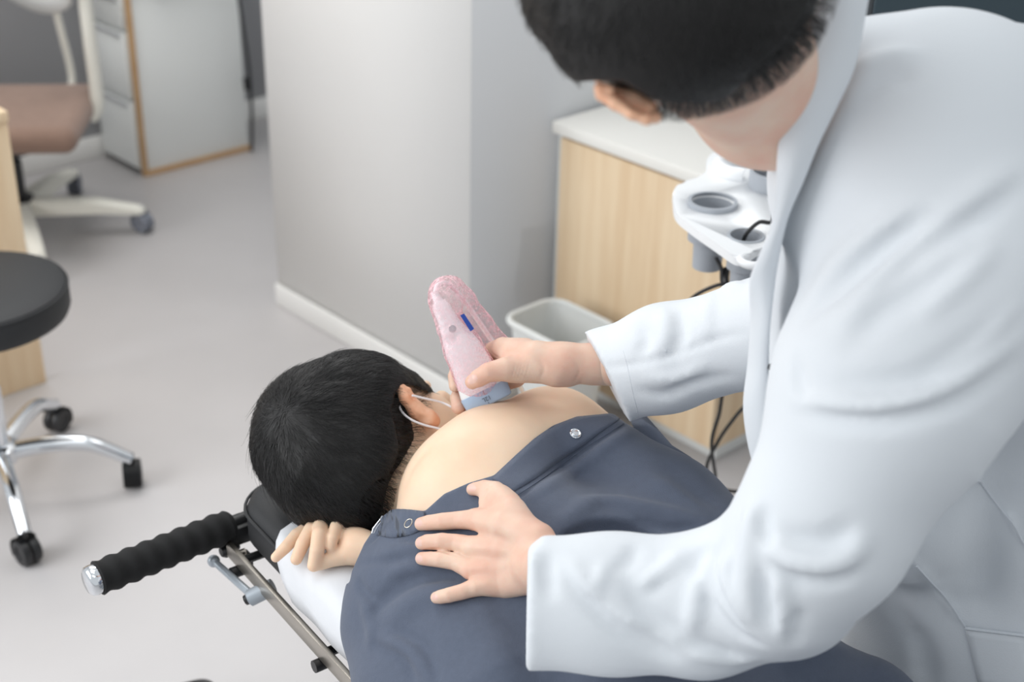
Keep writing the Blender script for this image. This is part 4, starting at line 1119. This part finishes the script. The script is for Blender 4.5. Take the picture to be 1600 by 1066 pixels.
# body kept below the coat
coat = link('coat', quads_mesh('coat', [(kV2, kQ2)]), M['coat'], doc)
def cs(x, y, lift=0): return P(x, y, ct_.surf(x, y)-lift)
print('coat surf', {k: round(ct_.surf(*k), 3) for k in ((1300, 200), (1220, 300), (1400, 100), (1550, 1000), (1400, 900), (1250, 400), (900, 950), (1000, 570), (1200, 700))})
# collar and lapel, one folded strip from the nape down the open front
L_ = [(1278, -40, 1.315), (1278, 0, 1.32), (1255, 61, 1.325), (1231, 136, 1.335), (1217, 211, 1.36), (1212, 281, 1.385), (1205, 352, 1.42), (1186, 400, 1.45), (1171, 440, 1.48), (1173, 500, 1.52), (1168, 570, 1.555), (1161, 638, 1.58), (1172, 712, 1.60), (1190, 752, 1.61), (1215, 800, 1.63)]
R_ = [(1362, -40, 1.325), (1353, 19, 1.33), (1336, 103, 1.342), (1311, 160, 1.348), (1279, 225, 1.36), (1256, 281, 1.378), (1231, 338, 1.408), (1219, 390, 1.44), (1212, 430, 1.465), (1204, 500, 1.49), (1201, 560, 1.52), (1203, 610, 1.54), (1218, 660, 1.56), (1240, 720, 1.58), (1270, 790, 1.60)]
A3 = spline(L_, 6); B3 = spline(R_, 6); rows = []
for a, b in zip(A3, B3):
    row = [P(a[0]+26, a[1]+4, a[2]+.07), P(a[0]+7, a[1]+1, a[2]+.022)]
    for t in np.linspace(0, 1, 9):
        q = a+(b-a)*t; row.append(P(q[0], q[1], q[2]-.009*math.sin(math.pi*t)))
    row.append(P(b[0]-3, b[1], b[2]+.012)); rows.append(row)
col = sheet(rows, .0032, 'lapel', M['coat'], coat)
sb_ = col.modifiers.new('smooth', 'SUBSURF'); sb_.levels = 1; sb_.render_levels = 1
# patch pocket on the coat side
rows = []
for v in np.linspace(0, 1, 8):
    rows.append([cs((1508+(1600-1508)*t)+v*22, 982+12*t+v*90, .002) for t in np.linspace(0, 1, 8)])
pk = sheet(rows, .003, 'pocket', M['coat'], coat)
bm = bmesh.new(); tube(bm, [cs(1508+i*12, 982+i*1.5, .004) for i in range(9)], .002, 6); obj('pocket_hem', bm, M['coatseam'], coat)
bm = bmesh.new(); tube(bm, [cs(x, y, .0005) for x, y in spline([(1530, 750), (1556, 786), (1585, 822), (1600, 850), (1640, 900)], 6)], .0016, 6); obj('side_seam', bm, M['coatseam'], coat)
bm = bmesh.new(); tube(bm, [cs(x, y, .0005) for x, y in spline([(1432, 885), (1450, 905), (1480, 938), (1508, 980)], 6)], .0016, 6); obj('side_seam', bm, M['coatseam'], coat)
bm = bmesh.new(); tube(bm, [cs(x, y, -.0002) for x, y in spline([(974, 548), (982, 580), (988, 610), (998, 650)], 6)], .0005, 6); obj('cuff_stitching', bm, M['coatseam'], coat)
bm = bmesh.new(); lathe(bm, [(.0045, 0), (.0045, .0012), (.002, .0016), (0, .001)], P(1206, 574, 1.525), -FW, 16); obj('button', bm, M['black'], coat)

# trousers and shoes below the coat
t2 = Field(.008)
for ft in feet: t2.chain([wp(hp+Zv*-.05+(ft-hp)*[.3, .3, 0], .115), wp(ft+Zv*.45, .08), wp(ft+Zv*.07, .062)], .03, world=True)
t2.build(); tv, tq = smoothmesh(*t2.mesh()); link('trousers', quads_mesh('trousers', [(tv, tq)]), M['trouser'], doc)
for ft in feet:
    sf = Field(.005); sf.chain([wp(ft+Zv*.045+np.array([.02, .0, 0]), .045), wp(ft+Zv*.04+np.array([-.08, .05, 0]), .040), wp(ft+Zv*.035+np.array([-.15, .09, 0]), .034)], .02, world=True)
    sf.build(); sf.cut((0, 0, .001), (0, 0, -1)); tv, tq = smoothmesh(*sf.mesh()); link('shoe', quads_mesh('shoe', [(tv, tq)]), M['leather'], doc)

# ------------------------------------------------------------------ the transducer in its pink film
ax = wv(-.442, -.897); us_ = wv(.897, -.442); fw_ = np.cross(us_, ax)
base = P(766, 631, 1.952)
pxm = 1.952/F
up_ = thing('ultrasound_transducer', 'white hand-held ultrasound transducer with a pale blue face in clear pink film', 'medical scanner', base)
def sect(t, hw, hd, n=28, e=3.2, sh=0, skew=0):
    o = []
    for k in range(n):
        a = 2*math.pi*k/n; c, s_ = math.cos(a), math.sin(a)
        x = abs(c)**(2/e)*math.copysign(1, c)*hw*pxm; y = abs(s_)**(2/e)*math.copysign(1, s_)*hd
        o.append(ax*(t*pxm)+us_*(x+sh*pxm)+fw_*y)
    return o
def loft(secs, close=True):
    bm = bmesh.new(); g = [[bm.verts.new(Vector(p_)) for p_ in s_] for s_ in secs]; n = len(g[0])
    for i in range(len(g)-1):
        for k in range(n): bm.faces.new((g[i][k], g[i][(k+1) % n], g[i+1][(k+1) % n], g[i+1][k]))
    if close: bm.faces.new(g[0]); bm.faces.new(g[-1])
    return bm
obj('face', loft([sect(-1, 32, .009), sect(0, 36, .0115), sect(2, 38, .013), sect(22, 39.5, .0145), sect(24, 39, .0142)]), M['blue'], up_)
secs = []
for t, hw, hd, sh in ((24, 38, .0140, 0), (26, 38.5, .0142, 0), (40, 36, .0145, 0), (58, 32.5, .0142, 0), (75, 30.5, .0138, 0), (95, 29, .0135, -.5), (112, 25, .013, -1), (128, 20, .012, -2), (142, 16.5, .0115, -2), (156, 15, .011, -2), (168, 14, .010, -2), (178, 11, .008, -2)):
    secs.append(sect(t, hw, hd, e=2.7, sh=sh))
obj('handle', loft(secs), M['wplas'], up_)
bm = loft([sect(178, 8, .0065, e=2, sh=-2), sect(190, 6, .005, e=2, sh=-2), sect(196, 5.5, .0045, e=2, sh=-2)]); obj('strain_relief', bm, M['wplas'], up_)
def lp(x, y, d): return P(x, y, d)-base
bm = bmesh.new(); tube(bm, spline([lp(680, 458, 1.955), lp(684, 446, 1.965), lp(700, 444, 1.98), lp(725, 470, 2.0), lp(760, 520, 2.03), lp(800, 580, 2.06), lp(860, 700, 2.2), lp(900, 800, 2.5)], 8), .0035, 10); obj('cable', bm, M['wplas'], up_)
# film: a gathered sock over the handle and a trailing flap
fm = Field(.0016)
for a_, b_ in (((44, 36.5), (95, 31.5)), ((95, 31.5), (128, 26)), ((128, 26), (160, 21))):
    q0 = base+ax*a_[0]*pxm; q1 = base+ax*b_[0]*pxm
    fm.chain([wp(q0, a_[1]*pxm), wp(q1, b_[1]*pxm)], .004, world=True, flat=1.45, ax=fw_)
fm.chain([(701, 492, 1.952, 20), (697, 470, 1.955, 27), (697, 459, 1.96, 28)], .006, flat=1.15, ax=FW)
fm.chain([(706, 452, 1.965, 21), (722, 470, 1.975, 21), (748, 508, 1.99, 22), (775, 545, 2.0, 24), (790, 580, 2.01, 20)], .006, flat=1.7, ax=FW)
fm.build()
for i in range(60):
    a = rng.uniform(0, 6.28); x, y = rng.choice([rng.uniform(675, 718), rng.uniform(690, 780)]), rng.uniform(434, 540); L = rng.uniform(8, 26)
    fm.push([(x, y), (x+L*.5*math.cos(a)+2, y+L*.5*math.sin(a)), (x+L*math.cos(a), y+L*math.sin(a))], rng.uniform(.0028, .0055), rng.uniform(-.0028, .0020))
v_, q_ = smoothmesh(*fm.mesh(), 8); fo = link('film_cover', quads_mesh('film_cover', [(v_-base, q_)]), M['film'], up_); fo['label'] = 'crinkled clear pink film cover'
# label and print on the handle
def onh(x, y, d=0): return lp(x, y, 1.952-.0160-d)
bm = bmesh.new(); vs = [bm.verts.new(Vector(onh(x, y))) for x, y in ((719, 493), (725, 490), (741, 514), (735, 518))]; bm.faces.new(vs)
bmesh.ops.solidify(bm, geom=bm.faces[:], thickness=.0008); obj('blue_label', bm, M['label'], up_, smooth=False)
for txt, x, y, sz, dy in (('12L', 0, 0, .0085, 0), ('GE', 0, 0, 0, 0))[:1]:
    cu = bpy.data.curves.new('marking', 'FONT'); cu.body = txt; cu.size = sz; cu.extrude = .0002; cu.align_x = 'CENTER'; cu.align_y = 'CENTER'
    to = bpy.data.objects.new('marking', cu); COL.objects.link(to); cu.materials.append(M['ink']); to.parent = up_
    X_, Y_ = -us_, -ax; N_ = np.cross(X_, Y_)
    q = us_*(-.006*0)+ax*(11*pxm)-FW*0+N_*(.0148 if N_ @ FW < 0 else -.0148)
    q = ax*(10*pxm)+us_*(-1*pxm)+N_*.0150
    me_ = bpy.data.meshes.new_from_object(to); bpy.data.objects.remove(to); to = bpy.data.objects.new('marking', me_); COL.objects.link(to); to.parent = up_
    to.matrix_local = Matrix([[X_[0], Y_[0], N_[0], q[0]], [X_[1], Y_[1], N_[1], q[1]], [X_[2], Y_[2], N_[2], q[2]], [0, 0, 0, 1]])
bm = bmesh.new()
for t0, t1 in ((17, 23.5), (1.5, 4)):
    a = ax*(t0*pxm)-us_*(1*pxm)+N_*.0147; b = ax*(t1*pxm)-us_*(1*pxm)+N_*.0147; tube(bm, [a, b], .0004, 6)
obj('centre_mark', bm, M['ink'], up_)
bm = bmesh.new()
for rr_ in (.0045, .003, .0015):
    c_ = onh(707, 514, .0)+0*FW; tube(bm, [c_+(us_*math.cos(a)+ax*math.sin(a))*rr_ for a in np.linspace(0, 6.283, 20, False)], .0003, 5, closed=True)
obj('round_mark', bm, M['ink'], up_)
